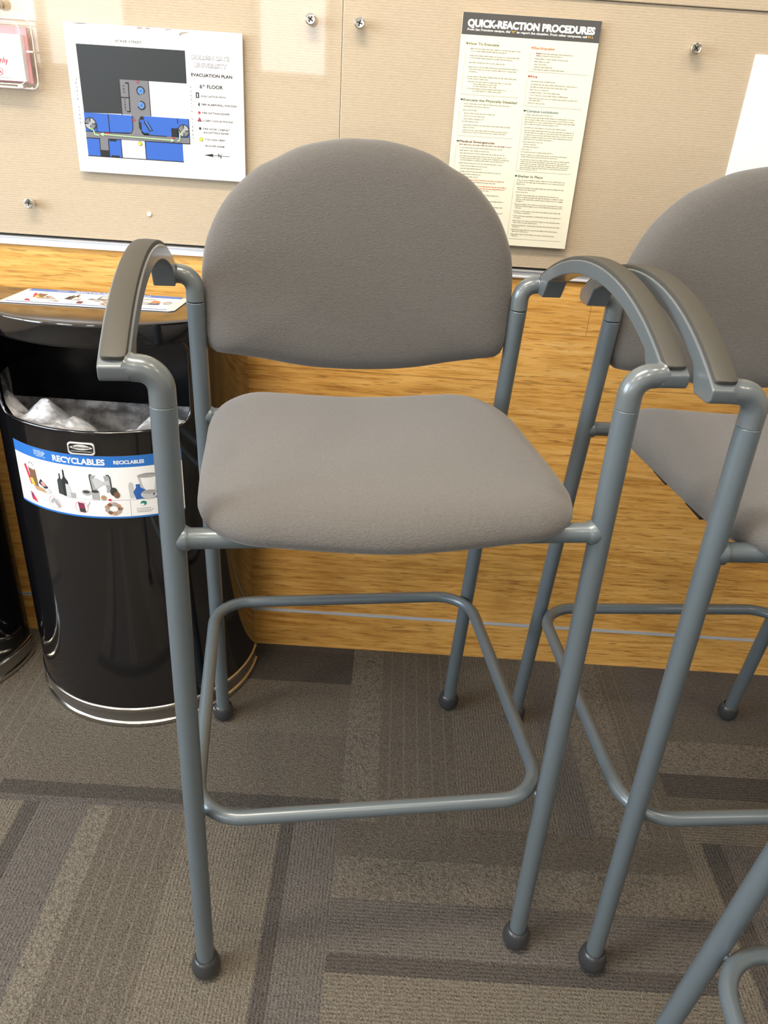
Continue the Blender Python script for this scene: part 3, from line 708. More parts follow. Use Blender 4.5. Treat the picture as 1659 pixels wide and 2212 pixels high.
def procedures_poster():
    x0, z0, yf, Wd, Hd = 0.0772, 1.2424, 1.393, 0.2121, 0.3338
    t = thing('procedures_poster', 'tall cream emergency procedures poster with a dark title band, right on the board', 'poster', (x0+Wd/2, YW-0.002, z0-Hd), 0)
    o = Vector(t.location); mm = 0.001
    bm = bmesh.new(); box(bm, Vector((x0, yf, z0-Hd))-o, Vector((x0+Wd, yf+0.004, z0))-o); bevel_all(bm, 0.0005, 1); link('board', bm, CREAM, t, smooth=None)
    P = Print(lambda u, v, lay: Vector((x0+u*mm, yf-0.0002-0.00015*lay, z0-v*mm))-o)
    P.rect(0.3, 0.3, 211.8, 29.2, SLATE, 0)
    P.text('QUICK-REACTION PROCEDURES', 8.4, 18.4, 195, PWHITE, 1, 9.4, bold=0.055)
    for tx, u, wd, m in (('From San Francisco campus, dial', 8.8, 65.5, PWHITE), ('\u201c0\u201d', 75.6, 7.2, AMBER), ('to report the situation. From other campuses, call', 84.2, 108, PWHITE), ('911', 193.6, 7.2, AMBER), ('.', 201.2, 0.6, PWHITE)):
        P.text(tx, u, 23.6, wd, m, 1, 3.0 if tx != '.' else 3.0, bold=0.022)
    P.fn0 = P.fn
    fine = lambda u, v, wd, m=TXT: P.fine(u*1, v, wd, m, 1, 1.15)
    P_f = Print.fine
    def fl(u, v, wd, m=TXT):
        x = u
        while x < u+wd:
            for _ in range(random.randint(2, 9)):
                wv = random.uniform(0.6, 1.05); h = 1.12*(1.4 if random.random() < 0.25 else 1.0); dn = 0.45 if random.random() < 0.1 else 0
                if x+wv > u+wd: break
                P.rect(x, v-h, x+wv*0.70, v+dn, m, 1); x += wv
            x += 0.9
    def head(tx, u, v, wd, m, am, dy0, dy1, right, first=True):
        P.text(tx, u+4.6, v, wd, m, 1, 3.5, bold=0.012)
        P.poly([(u, v-2.6), (u+1.8, v-2.6), (u+1.8, v-3.5), (u+4.0, v-1.7), (u+1.8, v+0.1), (u+1.8, v-0.8), (u, v-0.8)], am, 1)
        P.line((u, dy0), (u, dy1), 0.35, RULE, 1); P.line((u, dy1), (right, dy1), 0.45, RULE, 1)
    head('How To Evacuate', 8.6, 42.3, 46.5, OLIVE, OLIVE, 44.5, 110, 99)
    head('Evacuate the Physically Disabled', 8.4, 118.8, 85, DOL, ARW, 121, 168.8, 99)
    head('Medical Emergencies', 8.4, 178.5, 57, MAR, ARW, 181, 322, 99)
    head('Earthquake', 110, 42.6, 31, SAL, SAL, 45, 72.7, 202)
    head('Fire', 110.2, 81.0, 10, CRIM, CRIM, 83, 120.4, 202)
    head('Campus Lockdown', 110.2, 128.8, 51, TEAL, ARW, 131, 215.7, 202)
    head('Shelter In Place', 110, 224.8, 41.5, FOR, ARW, 227, 322, 202)
    for u, v, wd in ((16, 48, 78), (17.5, 51.2, 55), (16, 57.2, 80), (16, 60.4, 68), (16, 66.5, 56), (15.5, 72.5, 78), (17, 75.7, 75), (17, 78.9, 14), (15.5, 85.5, 79), (16, 88.7, 34), (17.5, 92.5, 68), (26, 95.6, 38), (26, 98.6, 38), (16.5, 102, 63), (26, 105, 46)): fl(u, v, wd)
    for u, v, wd in ((14, 123.4, 74), (14, 127, 42), (14, 132.3, 22), (16, 136.8, 50), (16, 140.8, 34), (16, 144.8, 33), (14, 148.5, 27), (16, 153.5, 76), (16, 157, 21), (16, 161, 74), (16, 164, 71)): fl(u, v, wd)
    P_m = [(13, 182.2, 86, MAR), (15, 186.8, 70, TXT), (15, 190.8, 48, TXT), (15, 194.8, 75, TXT), (15, 199, 78, TXT), (17, 202, 81, TXT), (17, 205, 72, TXT), (15, 209.6, 73, TXT), (18, 213.7, 45, TXT), (18, 217.7, 37, TXT), (18, 222.2, 70, TXT), (18, 226.2, 37, TXT), (18, 230.2, 32, TXT), (18, 234.6, 76, SAL), (28, 238, 52, TXT), (18, 243.6, 80, SAL), (22, 247, 74, SAL), (42, 250, 28, TXT)]
    for u, v, wd, m in P_m: fl(u, v, wd, m)
    v = 257
    while v < 316:
        fl(18, v, random.uniform(66, 80)); fl(18, v+3.1, random.uniform(20, 70)); v += 9
    for u, v, wd in ((118, 48.6, 58), (119, 51.6, 40), (117, 55.8, 52), (117, 59.6, 24), (117, 63.2, 20), (117, 66.8, 30), (117, 70.2, 50)): fl(u, v, wd)
    fl(118, 48.6, 7, SAL); fl(119, 51.6, 6, SAL)
    for u, v, wd in ((116, 86.4, 38), (116, 90.6, 74), (116, 94.2, 60), (116, 98, 30), (116, 101.8, 48), (116, 105.6, 62), (116, 109.8, 78), (117, 112.8, 20), (115, 116.6, 28)): fl(u, v, wd)
    for u, v, wd in ((114, 133.2, 44), (114, 137, 80), (114, 140.2, 80), (114, 143.4, 82), (114, 146.6, 56), (115, 151.6, 68), (115, 155.6, 82), (116, 158.8, 80), (116, 162, 80), (116, 165.2, 79), (116, 168.4, 48), (115, 172.4, 33), (117, 176, 22), (117, 179.6, 26), (115, 183.4, 15), (115, 187.2, 52), (115, 191.4, 77), (116, 194.4, 60), (115, 198.6, 82), (116, 201.6, 76), (116, 204.6, 82), (116, 207.6, 81), (116, 210.4, 78), (116, 213, 29)): fl(u, v, wd)
    for u, v, wd in ((114, 229.6, 80), (114, 232.8, 80), (114, 236, 15), (116, 241.4, 78), (117, 244.4, 32), (115, 248.2, 22), (116, 253, 72), (117, 256.2, 80), (117, 259.4, 80), (117, 262.4, 12), (115, 267, 82), (117, 270, 80), (117, 273, 12), (115, 277.8, 80), (117, 280.8, 28), (115, 285.6, 82), (117, 288.6, 12), (115, 293.2, 82), (117, 296.2, 42), (115, 300.6, 82), (117, 303.4, 12), (115, 307.6, 80), (117, 310.6, 28), (115, 315, 76), (117, 318, 11)): fl(u, v, wd)
    bm = bmesh.new()
    for q in (0.12, 0.5, 0.88):
        for r_ in (0.12, 0.88): box(bm, Vector((x0+Wd*q-0.012, yf+0.004, z0-Hd*r_-0.012))-o, Vector((x0+Wd*q+0.012, YW-0.0022, z0-Hd*r_+0.012))-o)
    link('foam_spacer', bm, TEAR, t, smooth=None)
    P.done('printed_text', t)
procedures_poster()

# white sheet at the right edge
bm = bmesh.new(); box(bm, (0.535, 1.4005, 1.02), (0.753, 1.4025, 1.2135))
o = link('paper_sheet', bm, mat('white_paper', (0.82, 0.82, 0.83), 0.6), smooth=None); tag(o, 'blank white sheet pinned to the board at the right edge behind the cut-off stool', 'paper')

# ------------------------------------------------------------------ bolts in the board
def bolt_mesh():
    bm = bmesh.new()
    lathe(bm, [(0.0052, 0.0), (0.0052, 0.010), (0.0082, 0.0102), (0.0086, 0.0115), (0.0086, 0.0160), (0.0078, 0.0175), (0.0068, 0.0178), (0.0060, 0.0172), (0.0046, 0.0172), (0.0030, 0.0170), (0.0, 0.0168)], 20, (0, 0, 0), (0, -1, 0))
    return bm
BCH = mat('bolt_nickel', (0.70, 0.68, 0.62), 0.18, 1.0)
def bolt(px, pz, label, a):
    t = thing('panel_bolt', label, 'bolt', (px, YW-0.0022, pz), 0, 'bolts in the notice board')
    bm = bolt_mesh(); link('bolt_cap', bm, BCH, t, smooth=30)
    bm = bmesh.new()
    for k in (0, 1):
        vs = box(bm, (-0.0046, -0.01705, -0.0009), (0.0046, -0.0174, 0.0009))
        bmesh.ops.rotate(bm, verts=vs, cent=(0, 0, 0), matrix=Matrix.Rotation(a+k*PI/2, 3, 'Y'))
    link('cross_slot', bm, HOLE, t, smooth=None)
bolt(-0.154, 1.2185, 'nickel bolt just left of the board joint, above the middle stool', 0.6)
bolt(-0.079, 1.2180, 'nickel bolt just right of the board joint, above the middle stool', 0.3)
bolt(0.437, 1.2150, 'nickel bolt between the cream poster and the white sheet', 0.8)
bolt(-0.630, 0.9260, 'nickel bolt below and left of the evacuation plan', 0.2)
bolt(-0.634, 1.2120, 'nickel bolt cut by the left edge above the clear plastic box', 0.5)

bm = bmesh.new(); lathe(bm, [(0.0, 0.0), (0.0040, 0.0), (0.0040, 0.0016), (0.0030, 0.0024), (0.0, 0.0026)], 16, (-0.430, YW-0.002, 0.919), (0, -1, 0))
o = link('hole_plug', bm, mat('plug_cream', (0.80, 0.74, 0.62), 0.4)); tag(o, 'tiny pale plug in the board below the evacuation plan', 'plug')

# ------------------------------------------------------------------ clear plastic wall box, top left
def wall_box():
    x0, x1, z0, z1 = -0.745, -0.5865, 1.1005, 1.191; yb = YW-0.0025; yf = 1.352
    t = thing('wall_box', 'clear plastic wall box with a white red-lettered card, cut by the left edge', 'box', ((x0+x1)/2, yb, z0), 0)
    o = Vector(t.location)
    m = bpy.data.materials.new('clear_plastic'); m.use_nodes = True; nt = NT(m); out = nt.t.nodes['Material Output']
    tr = nt.n('ShaderNodeBsdfTransparent'); tr.inputs[0].default_value = (0.99, 0.985, 0.985, 1); gl = nt.n('ShaderNodeBsdfGlossy', Roughness=0.08); df = nt.n('ShaderNodeBsdfTranslucent'); df.inputs[0].default_value = (0.9, 0.86, 0.85, 1)
    mx = nt.n('ShaderNodeMixShader'); mx.inputs[0].default_value = 0.06; nt.l(tr.outputs[0], mx.inputs[1]); nt.l(df.outputs[0], mx.inputs[2])
    m2 = nt.n('ShaderNodeMixShader'); m2.inputs[0].default_value = 0.05; nt.l(mx.outputs[0], m2.inputs[1]); nt.l(gl.outputs[0], m2.inputs[2]); nt.l(m2.outputs[0], out.inputs['Surface'])
    def rrect(a, b, c, d, r, n=6):
        p = []
        for cx, cy, s in ((b-r, d-r, 0), (a+r, d-r, 1), (a+r, c+r, 2), (b-r, c+r, 3)):
            for k in range(n+1): th = s*PI/2+k*PI/2/n; p.append((cx+r*math.cos(th), cy+r*math.sin(th)))
        return p
    bm = bmesh.new(); rings = []
    for ins, y in ((-0.004, yb-0.0005), (-0.004, yb-0.003), (0.0, yb-0.003), (0.001, yb-0.016), (-0.0015, yb-0.017), (-0.0015, yb-0.019), (0.0015, yb-0.020), (0.003, yf+0.004), (0.0045, yf+0.0012), (0.008, yf)):
        rings.append([bm.verts.new(Vector((u, y, z))-o) for u, z in rrect(x0+ins, x1-ins, z0+ins, z1-ins, 0.011-ins*0.5)])
    n = len(rings[0])
    for a, b in zip(rings, rings[1:]):
        for j in range(n): bm.faces.new((a[j], a[(j+1) % n], b[(j+1) % n], b[j]))
    bm.faces.new(rings[-1]); bmesh.ops.recalc_face_normals(bm, faces=bm.faces)
    link('clear_cover', bm, m, t, smooth=40)
    EDGE = mat('frosted_edge', (0.85, 0.78, 0.74), 0.3, 0, 0.5)
    bm = bmesh.new()
    for yy, ins in ((yb-0.018, -0.0018), (yf+0.001, 0.004)):
        sweep(bm, [Vector((u, yy, z))-o for u, z in rrect(x0+ins, x1-ins, z0+ins, z1-ins, 0.010)], 0.0008, 8, closed=True)
    for zz in (1.150,): box(bm, Vector((x1-0.008, yb-0.024, zz-0.0012))-o, Vector((x1+0.0022, yb-0.014, zz+0.0012))-o)
    box(bm, Vector((x1-0.030, yb-0.022, z0-0.001))-o, Vector((x1-0.022, yb-0.010, z0+0.003))-o)
    link('cover_rim', bm, EDGE, t, smooth=None)
    PINK = mat('red_backing_card', (0.72, 0.30, 0.34), 0.6)
    bm = bmesh.new(); box(bm, Vector((x0+0.006, yb-0.012, z0+0.006))-o, Vector((x1-0.009, yb-0.009, z1-0.008))-o); link('red_card', bm, PINK, t, smooth=None)
    cx1 = -0.6005; yc_ = 1.378
    bm = bmesh.new(); box(bm, Vector((x0+0.008, yc_, z0+0.008))-o, Vector((cx1, yb-0.0125, 1.172))-o); link('white_card', bm, PAPERW, t, smooth=None)
    P = Print(lambda u, v, lay: Vector((u, yc_-0.0002-0.00015*lay, v))-o)
    REDT = ink('card_red_ink', (0.45, 0.03, 0.06))
    def word(tx, right, vb, h, m_=REDT):
        cu = bpy.data.curves.new('t', 'FONT'); cu.body = tx; cu.offset = 0.012; ob = bpy.data.objects.new('t', cu); me = bpy.data.meshes.new_from_object(ob)
        s = h/0.73; x1_ = max(v.co.x for v in me.vertices); vs = [P.bm.verts.new(P.fn(right-(x1_-v.co.x)*s, vb+v.co.y*s, 1)) for v in me.vertices]
        for p in me.polygons: P.bm.faces.new([vs[i] for i in p.vertices]).material_index = P.mi(m_)
        bpy.data.objects.remove(ob); bpy.data.meshes.remove(me)
    word('y', -0.6362, 1.1447, 0.0070); word('only', -0.6250, 1.1325, 0.0082)
    P.ring(-0.6415, 1.1210, 0.0062, 0.0008, REDT, 1); P.poly([(-0.6450, 1.1180), (-0.6410, 1.1255), (-0.6370, 1.1170), (-0.6400, 1.1192)], REDT, 1)
    for k in range(7): P.rect(-0.656+k*0.0046, 1.1118, -0.656+k*0.0046+0.0038, 1.1128, MIDG, 1)
    P.done('card_print', t)
wall_box()

# ------------------------------------------------------------------ half-round bins
RB, ZT = 0.2230, 0.802
def cyl(a, z, r=RB): return Vector((r*math.sin(a), -r*math.cos(a), z))
def bin_body(t):
    OA = math.radians(45.0); zl, zh, rc = 0.626, 0.7665, 0.030
    angs = [-PI/2 + PI*i/120 for i in range(121)]
    ed = []
    for s in (-1, 1):
        for k in range(9): ed.append(s*(OA-(rc/RB)*(1-math.cos(PI/2*k/8))))
    angs = sorted(set([round(a, 6) for a in angs if abs(abs(a)-OA+0.06) > 0.075] + [round(a, 6) for a in ed]))
    def zlo(a):
        d = (OA-abs(a))*RB
        if d >= rc: return zl
        return zl+rc-math.sqrt(max(0, rc*rc-(rc-d)**2))
    def zhi(a):
        d = (OA-abs(a))*RB; r2 = 0.020
        if d >= r2: return zh
        return zh-r2+math.sqrt(max(0, r2*r2-(r2-d)**2))
    bm = bmesh.new()
    def strip(a0, a1, lo0, hi0, lo1, hi1, n, r):
        p = [[bm.verts.new(cyl(a, lo+(hi-lo)*k/n, r)) for k in range(n+1)] for a, lo, hi in ((a0, lo0, hi0), (a1, lo1, hi1))]
        for k in range(n): bm.faces.new((p[0][k], p[1][k], p[1][k+1], p[0][k+1]))
    for a0, a1 in zip(angs, angs[1:]):
        if abs(a0) <= OA+1e-4 and abs(a1) <= OA+1e-4:
            strip(a0, a1, 0.046, zlo(a0), 0.046, zlo(a1), 6, RB); strip(a0, a1, zhi(a0), 0.768, zhi(a1), 0.768, 1, RB)
        else:
            strip(a0, a1, 0.046, 0.768, 0.046, 0.768, 6, RB)
    bmesh.ops.remove_doubles(bm, verts=bm.verts, dist=1e-5)
    # flat back plate
    f = bm.faces.new([bm.verts.new(q) for q in ((-RB, 0, 0.046), (RB, 0, 0.046), (RB, 0, 0.768), (-RB, 0, 0.768))])
    # rolled lip round the opening
    lip = [cyl(a, zlo(a)) for a in angs if abs(a) <= OA+1e-4] + [cyl(a, zhi(a)) for a in reversed(angs) if abs(a) <= OA+1e-4]
    lip2 = [lip[0]]
    for q in lip[1:]:
        if (q-lip2[-1]).length > 1e-4: lip2.append(q)
    sweep(bm, lip2, 0.0028, 10, closed=True)
    body = link('body', bm, BINBLK, t, smooth=40)
    # lid with its deeper front band
    bm = bmesh.new(); n = 80; prof = [(RB+0.0005, 0.7665), (RB+0.0045, 0.7672), (RB+0.0060, 0.769), (RB+0.0060, 0.797), (RB+0.0050, 0.8005), (RB+0.0025, ZT), (RB-0.004, ZT)]
    rings = [[bm.verts.new(cyl(-PI/2+PI*i/n, z, r)) for i in range(n+1)] for r, z in prof]
    for a, b in zip(rings, rings[1:]):
        for j in range(n): bm.faces.new((a[j], a[j+1], b[j+1], b[j]))
    bm.faces.new(rings[-1]); bm.faces.new(list(reversed(rings[0])))
    f = bm.faces.new([bm.verts.new(q) for q in ((-RB-0.003, 0.001, 0.767), (RB+0.003, 0.001, 0.767), (RB+0.003, 0.001, ZT), (-RB-0.003, 0.001, ZT))])
    for v in bm.verts:
        if v.co.z > 0.79: v.co.z -= 0.042*(v.co.y+RB)
    bmesh.ops.recalc_face_normals(bm, faces=bm.faces)
    lo_ = link('lid', bm, BINBLK, t, smooth=40); wn = lo_.modifiers.new('weighted_normals', 'WEIGHTED_NORMAL'); wn.keep_sharp = True; wn.weight = 60
    # inner lining, seen through the opening
    bm = bmesh.new(); r = RB-0.006
    for a0, a1 in zip(angs, angs[1:]):
        if abs(a0) <= OA+1e-4 and abs(a1) <= OA+1e-4: strip(a0, a1, 0.06, zlo(a0)-0.002, 0.06, zlo(a1)-0.002, 1, r)
        else: strip(a0, a1, 0.06, 0.762, 0.06, 0.762, 1, r)
    for yy in (-0.008,):
        bm.faces.new([bm.verts.new(q) for q in ((-r, yy, 0.06), (r, yy, 0.06), (r, yy, 0.762), (-r, yy, 0.762))])
    link('inner_lining', bm, BININ, t, smooth=40)
    # chrome plinth: two bright ribs with a satin band between
    bm = bmesh.new(); n = 80
    prof = [(RB-0.002, 0.0475, 0), (RB+0.0012, 0.0470, 0), (RB+0.0030, 0.0450, 0), (RB+0.0034, 0.0420, 0), (RB+0.0026, 0.0390, 0), (RB+0.0002, 0.0375, 0), (RB-0.0004, 0.0365, 1), (RB-0.0006, 0.0260, 1), (RB+0.0004, 0.0130, 1), (RB+0.0016, 0.0120, 0), (RB+0.0040, 0.0105, 0), (RB+0.0048, 0.0070, 0), (RB+0.0044, 0.0030, 0), (RB+0.0020, 0.0006, 0), (RB-0.02, 0.0005, 0)]
    rings = [[bm.verts.new(cyl(-PI/2+PI*i/n, z, r)) for i in range(n+1)] for r, z, k in prof]
    for i, (a, b) in enumerate(zip(rings, rings[1:])):
        for j in range(n):
            f = bm.faces.new((a[j], a[j+1], b[j+1], b[j])); f.material_index = prof[i+1][2] if prof[i][2] else 0
    bmesh.ops.recalc_face_normals(bm, faces=bm.faces)
    o = link('chrome_base', bm, [CHRBASE, CHRDULL], t, smooth=40); o['label'] = 'chrome plinth ring'
    # maker's badge
    bm = bmesh.new()
    za, zb_, a0, a1 = 0.5872, 0.6085, math.radians(-7.3), math.radians(4.0)
    def bg(u, v, d): return cyl(a0+(a1-a0)*u, za+(zb_-za)*v, RB+d)
    def rr2(i, r=0.13, n=5):
        p = []
        for cx, cy, s in ((1-i-r, 1-i*2-r*1.8, 0), (i+r, 1-i*2-r*1.8, 1), (i+r, i*2+r*1.8, 2), (1-i-r, i*2+r*1.8, 3)):
            for k in range(n+1): th = s*PI/2+k*PI/2/n; p.append((cx+r*math.cos(th), cy+r*1.8*math.sin(th)))
        return p
    rings = [[bm.verts.new(bg(u, v, d)) for u, v in rr2(i)] for i, d in ((0, 0.0003), (0, 0.0022), (0.015, 0.0028), (0.045, 0.0028), (0.055, 0.0016))]
    for a, b in zip(rings, rings[1:]):
        for j in range(len(a)): bm.faces.new((a[j], a[(j+1) % len(a)], b[(j+1) % len(a)], b[j]))
    f = bm.faces.new(rings[-1]); f.material_index = 1
    bmesh.ops.recalc_face_normals(bm, faces=bm.faces)
    P = Print(lambda u, v, lay: bg(u, v, 0.0018+0.0002*lay)); P.bm.free(); P.bm = bm; SILV = mat('badge_silver', (0.72, 0.70, 0.66), 0.35, 0.3); P.mats = [SILV, INKB]
    # pale lozenge with the maker's name and a thin line under it
    loz = [(0.09+0.82*i/16, 0.62+0.24*math.sin(PI*i/16)) for i in range(17)] + [(0.91-0.82*i/16, 0.56-0.16*math.sin(PI*i/16)) for i in range(17)]
    P.poly(loz, SILV, 1)
    txt = [('Rubbermaid', 0.19, 0.545, 0.62, 0.17)]
    for tx, u, v, wd, h in txt:
        cu = bpy.data.curves.new('t', 'FONT'); cu.body = tx; cu.offset = 0.02; ob = bpy.data.objects.new('t', cu); me = bpy.data.meshes.new_from_object(ob)
        xs_ = [q.co.x for q in me.vertices]; sxx = wd/(max(xs_)-min(xs_)); vs = [bm.verts.new(P.fn(u+(q.co.x-min(xs_))*sxx, v+q.co.y*h/0.73, 2)) for q in me.vertices]
        for p in me.polygons: bm.faces.new([vs[i] for i in p.vertices]).material_index = 1
        bpy.data.objects.remove(ob); bpy.data.meshes.remove(me)
    P.rect(0.12, 0.27, 0.88, 0.31, SILV, 1, 6)
    o = link('maker_badge', bm, [SILV, INKB], t, smooth=30); o['label'] = 'silver framed badge'
    return body
# artwork of the recycling label, in millimetres on a 310 x 115 field
LBLUE = ink('label_blue', (0.03, 0.16, 0.52), 0.35); LWH = ink('label_white', (0.84, 0.84, 0.84), 0.35); BRN = ink('label_brown', (0.19, 0.10, 0.055)); BRL = ink('label_cardboard', (0.42, 0.27, 0.13)); DKG = ink('label_dark_glass', (0.045, 0.05, 0.045)); PLG = ink('label_pale_grey', (0.52, 0.53, 0.55)); SIL = ink('label_foil', (0.36, 0.36, 0.35)); PINKL = ink('label_pink', (0.6, 0.3, 0.3)); LBL2 = ink('label_bottle_blue', (0.03, 0.12, 0.42)); LORG = ink('label_orange', (0.70, 0.20, 0.08)); NAVY = ink('label_navy', (0.03, 0.05, 0.13)); PURP = ink('label_berry', (0.22, 0.03, 0.08)); LYEL = ink('label_yellow', (0.7, 0.5, 0.08)); LPALE = ink('label_pale_blue', (0.45, 0.55, 0.78), 0.35); LGRN = ink('label_leaf', (0.03, 0.22, 0.18))
def label_art(P, full=True):
    W2 = 155.0
    n = 40
    P.rect(-W2, 0, W2, 114.5, LWH, 0, n); P.rect(-W2, 0, W2, 20, LBLUE, 1, n); P.rect(-W2, 111.5, W2, 114.8, LBLUE, 1, n); P.rect(-W2, 80, W2, 80.7, MIDG, 1, n)
    P.text('\u53ef\u56de\u6536', -101, 14.2, 25, LPALE, 2, 9.0, bold=0.018)
    P.text('RECYCLABLES', -61.5, 15.8, 90, LWH, 2, 10.5, bold=0.035); P.text('RECICLABLES', 42.5, 14.0, 49, LWH, 2, 6.4, bold=0.03)
    # cardboard and paper
    P.poly([(-133, 40), (-127, 37), (-116, 72), (-121, 74)], RED, 2); P.poly([(-123, 38), (-105, 40), (-102, 74), (-117, 73)], BRN, 3); P.poly([(-123, 38), (-119, 34), (-108, 35), (-105, 41), (-108, 44), (-120, 42)], LWH, 4); P.ring(-114, 37, 6, 1.0, DKG, 5, a0=PI, a1=2*PI)
    P.poly([(-117, 70), (-86, 76), (-84, 82), (-108, 81)], BRL, 5); P.poly([(-122, 62), (-114, 60), (-109, 72), (-116, 75)], LYEL, 4); P.poly([(-101, 66), (-95, 57), (-80, 70), (-86, 75)], CHAR, 4); P.poly([(-96, 63), (-90, 61), (-84, 69), (-92, 70)], PINKL, 5); P.poly([(-90, 74), (-78, 71), (-74, 78), (-84, 82)], PLG, 6)
    # glass bottles
    P.poly([(-55, 38), (-52, 38), (-52, 46), (-48, 52), (-48, 78), (-59, 76), (-59, 51), (-55, 46)], DKG, 2); P.poly([(-47, 30), (-44, 30), (-43.5, 43), (-38.5, 50), (-38, 80), (-50, 78), (-50, 49), (-47, 43)], CHAR, 3); P.poly([(-44, 55), (-37, 56), (-33, 80), (-44, 80)], PLG, 4); P.poly([(-36, 70), (-27, 70), (-28, 79), (-36, 80)], SIL, 5)
    # foil tray and cans
    P.poly([(0, 33), (32, 33), (35, 38), (36, 68), (2, 68), (-1, 38)], DKG, 2); P.poly([(2, 35), (31, 35), (33, 39), (34, 66), (4, 66), (1, 39)], MIDG, 3); P.poly([(4, 42), (12, 39), (22, 46), (31, 43), (33, 52), (20, 52), (9, 60)], PLG, 4); P.disc(-8, 67, 8, SIL, 5, 5.5); P.disc(-8, 66, 6, DKG, 6, 2.5); P.rect(1, 63, 13, 79, SIL, 6); P.disc(7, 64, 6.4, DKG, 7, 2.6); P.disc(20, 75, 4.4, BRL, 7); P.disc(38, 64, 6, DKG, 6, 8); P.disc(42, 70, 5, BRN, 7, 6); P.disc(30, 79, 2.8, RED, 7, 2.0)
    # plastics
    P.poly([(78, 37), (112, 37), (109, 68), (84, 68)], PLG, 2); P.disc(95, 37, 17.5, SIL, 3, 4.0); P.disc(95, 37, 15.5, MIDG, 4, 2.9); P.poly([(64, 48), (68, 48), (70, 54), (70, 77), (63, 77), (62, 54)], PLG, 3); P.poly([(74, 52), (81, 52), (81, 58), (90, 64), (91, 79), (73, 80), (69, 66), (74, 58)], LBL2, 4); P.poly([(110, 46), (119, 48), (126, 56), (126, 68), (108, 68), (108, 54)], LORG, 4); P.disc(115, 74, 14, NAVY, 5, 7); P.disc(115, 71.5, 9, SIL, 6, 2.6); P.disc(95, 72, 14, PLG, 6, 8.5); P.disc(95, 68, 12.5, SIL, 7, 3.2); P.disc(140, 60, 9, SIL, 3, 16)
    # what not to put in
    P.poly([(-127, 88), (-121, 90), (-110, 106), (-124, 103)], PURP, 2); P.poly([(-122, 96), (-114, 98), (-112, 106), (-122, 103)], RED, 3); P.ring(-118, 97, 8.5, 0.7, PINKL, 4)
    P.ring(-71, 95, 12, 0.9, PINKL, 4); P.poly([(-80, 95), (-72, 86), (-64, 90), (-58, 104), (-66, 103), (-72, 94), (-77, 99)], SIL, 3)
    P.ring(-20, 96, 11.5, 0.9, PINKL, 4); P.poly([(-26, 87), (-15, 88), (-13, 106), (-24, 105)], PURP, 3); P.rect(-23, 98, -14, 105, DKG, 4); P.line((-10, 95), (-4, 84), 1.2, SIL, 4)
    P.ring(34, 96, 13, 0.9, PINKL, 5)
    for k in range(9): P.disc(34+11*math.cos(k*0.7), 96+8.5*math.sin(k*0.7), 4.2, (BRN, SIL, BRL)[k % 3], 4, 3.4)
    P.rect(62, 81, 62.6, 111, MIDG, 2); P.disc(84, 88, 5.2, LGRN, 3, 4.4); P.disc(82, 90.5, 3.2, LWH, 4, 2.2)
    for v, wd in ((97, 24), (100.5, 30), (103.5, 26)): 
        for k in range(int(wd/4)): P.rect(72+k*4, v, 75.2+k*4, v+1.1, MIDG, 3)
    for v in (92, 97, 101): P.rect(112, v, 130, v+1.2, MIDG, 3, 3)
BCX, BCY = -0.478, 1.3445
b1 = thing('recycling_bin', 'black half-round bin with a blue and white recycling label, behind the middle stool', 'bin', (BCX, BCY, 0), 0, 'half-round black bins')
bin_body(b1)
P = Print(lambda u, v, lay: cyl(u*0.001/0.2285, 0.5858-v*0.001, RB+0.0004+0.00012*lay)); label_art(P)
o = P.done('recycling_label', b1); o['label'] = 'blue and white printed recycling label'
b2 = thing('recycling_bin', 'black half-round bin mostly outside the left edge', 'bin', (-0.965, 1.326, 0), 0, 'half-round black bins')
for ch in list(b1.children):
    if ch.name.startswith('recycling_label'): continue
    c = ch.copy(); C.objects.link(c); c.parent = b2
# laminated sheet lying on the bin lid
ts = thing('laminated_sign', 'laminated recycling sheet lying flat on top of the bin', 'sign', (BCX, BCY, ZT-0.042*RB), 0)
ts.rotation_euler = (-math.atan(0.042), 0, 0)
bm = bmesh.new(); lam = [(-0.1515, -0.122), (0.118, -0.112), (0.126, -0.104), (0.1265, -0.006), (-0.1515, -0.010)]
lo = [bm.verts.new((x, y, 0.0006)) for x, y in lam]; hi = [bm.verts.new((x, y, 0.0014)) for x, y in lam]
bm.faces.new(hi); bm.faces.new(list(reversed(lo)))
for i in range(5): bm.faces.new((lo[i], lo[(i+1) % 5], hi[(i+1) % 5], hi[i]))
link('laminate_film', bm, mat('laminate_film', (0.62, 0.65, 0.72), 0.12, 0, 0.5), ts, smooth=None)
P = Print(lambda u, v, lay: Vector(((u-18.0)*0.00083-0.0005, -0.0085-v*0.00092+(u+155)*0.00003, 0.0016+0.00012*lay))); label_art(P)
P.done('printed_sheet', ts)

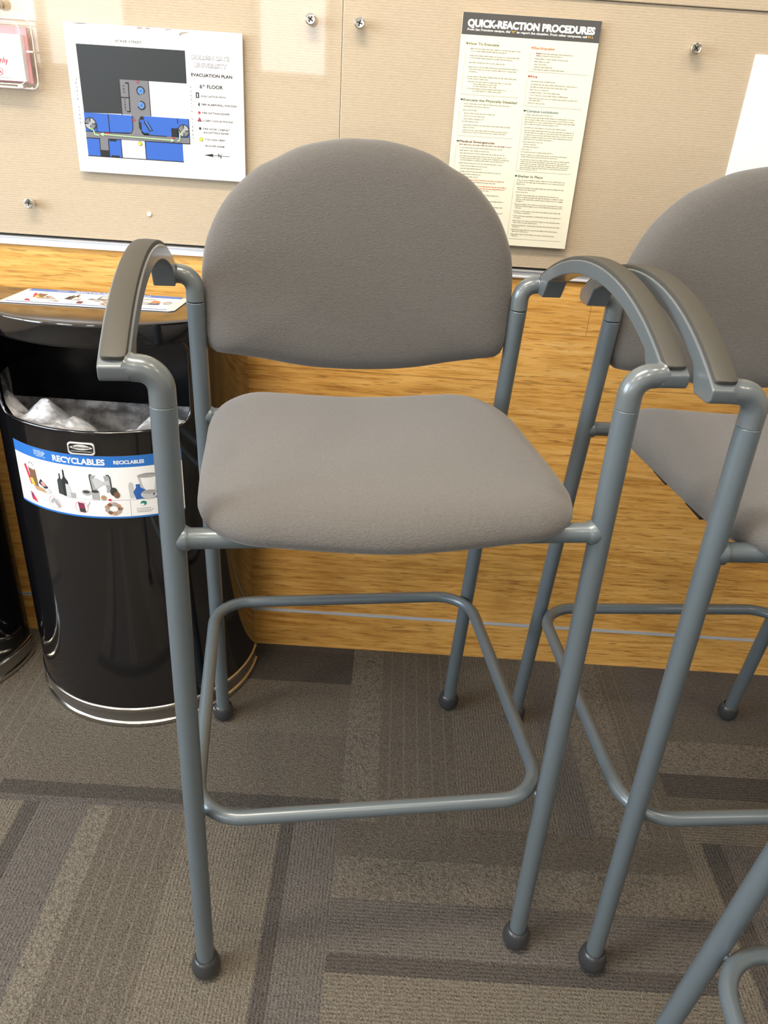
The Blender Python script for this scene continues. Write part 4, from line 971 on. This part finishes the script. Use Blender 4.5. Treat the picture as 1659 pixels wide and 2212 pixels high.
# clear bag hanging in the bin
def liner(t0, label):
    t = thing('bin_liner', label, 'bag', (t0.location.x, t0.location.y, 0.30), 0)
    m = bpy.data.materials.new('crumpled_clear_film'); m.use_nodes = True; nt = NT(m); out = nt.t.nodes['Material Output']; b = nt.b
    b.inputs['Base Color'].default_value = (0.74, 0.75, 0.78, 1); b.inputs['Roughness'].default_value = 0.24; b.inputs['Specular IOR Level'].default_value = 0.6
    tr = nt.n('ShaderNodeBsdfTransparent'); mx = nt.n('ShaderNodeMixShader')
    pp = nt.pos('obj'); f = nt.noise(nt.mapping(pp, (20, 34, 26)), 1.0, 3, 0.6)
    nt.l(nt.ramp(f, [(0.36, 0.14), (0.49, 0.40), (0.64, 0.80)]), mx.inputs[0]); nt.l(tr.outputs[0], mx.inputs[1]); nt.l(b.outputs[0], mx.inputs[2]); nt.l(mx.outputs[0], out.inputs['Surface'])
    from mathutils import noise as mn
    bm = bmesh.new(); na, nr = 128, 56; rmax = RB-0.010; rows = []
    for i in range(na+1):
        a = -PI/2+PI*i/na; row = []
        for j in range(nr+1):
            s = j/nr                                     # 0 at the rim, 1 at the flat back
            p0 = cyl(a, 0, rmax); pb = Vector((rmax*math.sin(a)*0.985, -0.014, 0))
            q = p0.lerp(pb, s)
            zr_ = 0.621 if abs(a) < 0.70 else 0.621+min(0.03, (abs(a)-0.70)*0.10)
            zb_ = 0.598
            z = zr_*(1-s)+zb_*s
            edge = 0.30+0.22*mn.noise(Vector((q.x*9, 4.2, 0.0)))
            u_ = max(0.0, min(1.0, (s-edge)/0.22)); drop = u_*u_*(3-2*u_); v_ = max(0.0, min(1.0, (s-0.86)/0.14)); drop *= 1-v_*v_*(3-2*v_)
            dep = drop*abs(math.cos(a))**0.5
            nn = mn.noise(Vector((q.x*14, q.y*14, 3.1)))+0.5*mn.noise(Vector((q.x*31, q.y*31, 1.7)))
            rd = 1-abs(mn.noise(Vector((q.x*19+5, q.y*23, 0.3))))*2
            vd, vp = mn.voronoi(Vector((q.x*13+2, q.y*15, 0.5)))
            puff = math.exp(-((s-0.20)/0.16)**2)*min(1, 7*s)
            z += -0.115*dep + dep*(0.040*nn+0.06*(vd[1]-vd[0]-0.3)) + puff*abs(math.cos(a))*(0.010+0.030*mn.noise(Vector((q.x*11, q.y*6, 7.7)))+0.045*(vd[1]-vd[0]-0.25)) + min(1, 8*s)*min(1, 6*(1-s))*(0.007*(abs(mn.noise(Vector((q.x*30+q.y*12, q.y*38, 2.0))))-0.2)+0.004*(abs(mn.noise(Vector((q.x*62, q.y*48-q.x*20, 5.0))))-0.2))
            row.append(bm.verts.new(q+Vector((0, 0, z-0.30))))
        rows.append(row)
    for a, b_ in zip(rows, rows[1:]):
        for j in range(nr):
            try: bm.faces.new((a[j], a[j+1], b_[j+1], b_[j]))
            except ValueError: pass
    link('bag_film', bm, m, t, smooth=30)
liner(b1, 'crumpled clear plastic bag inside the opening of the black recycling bin')
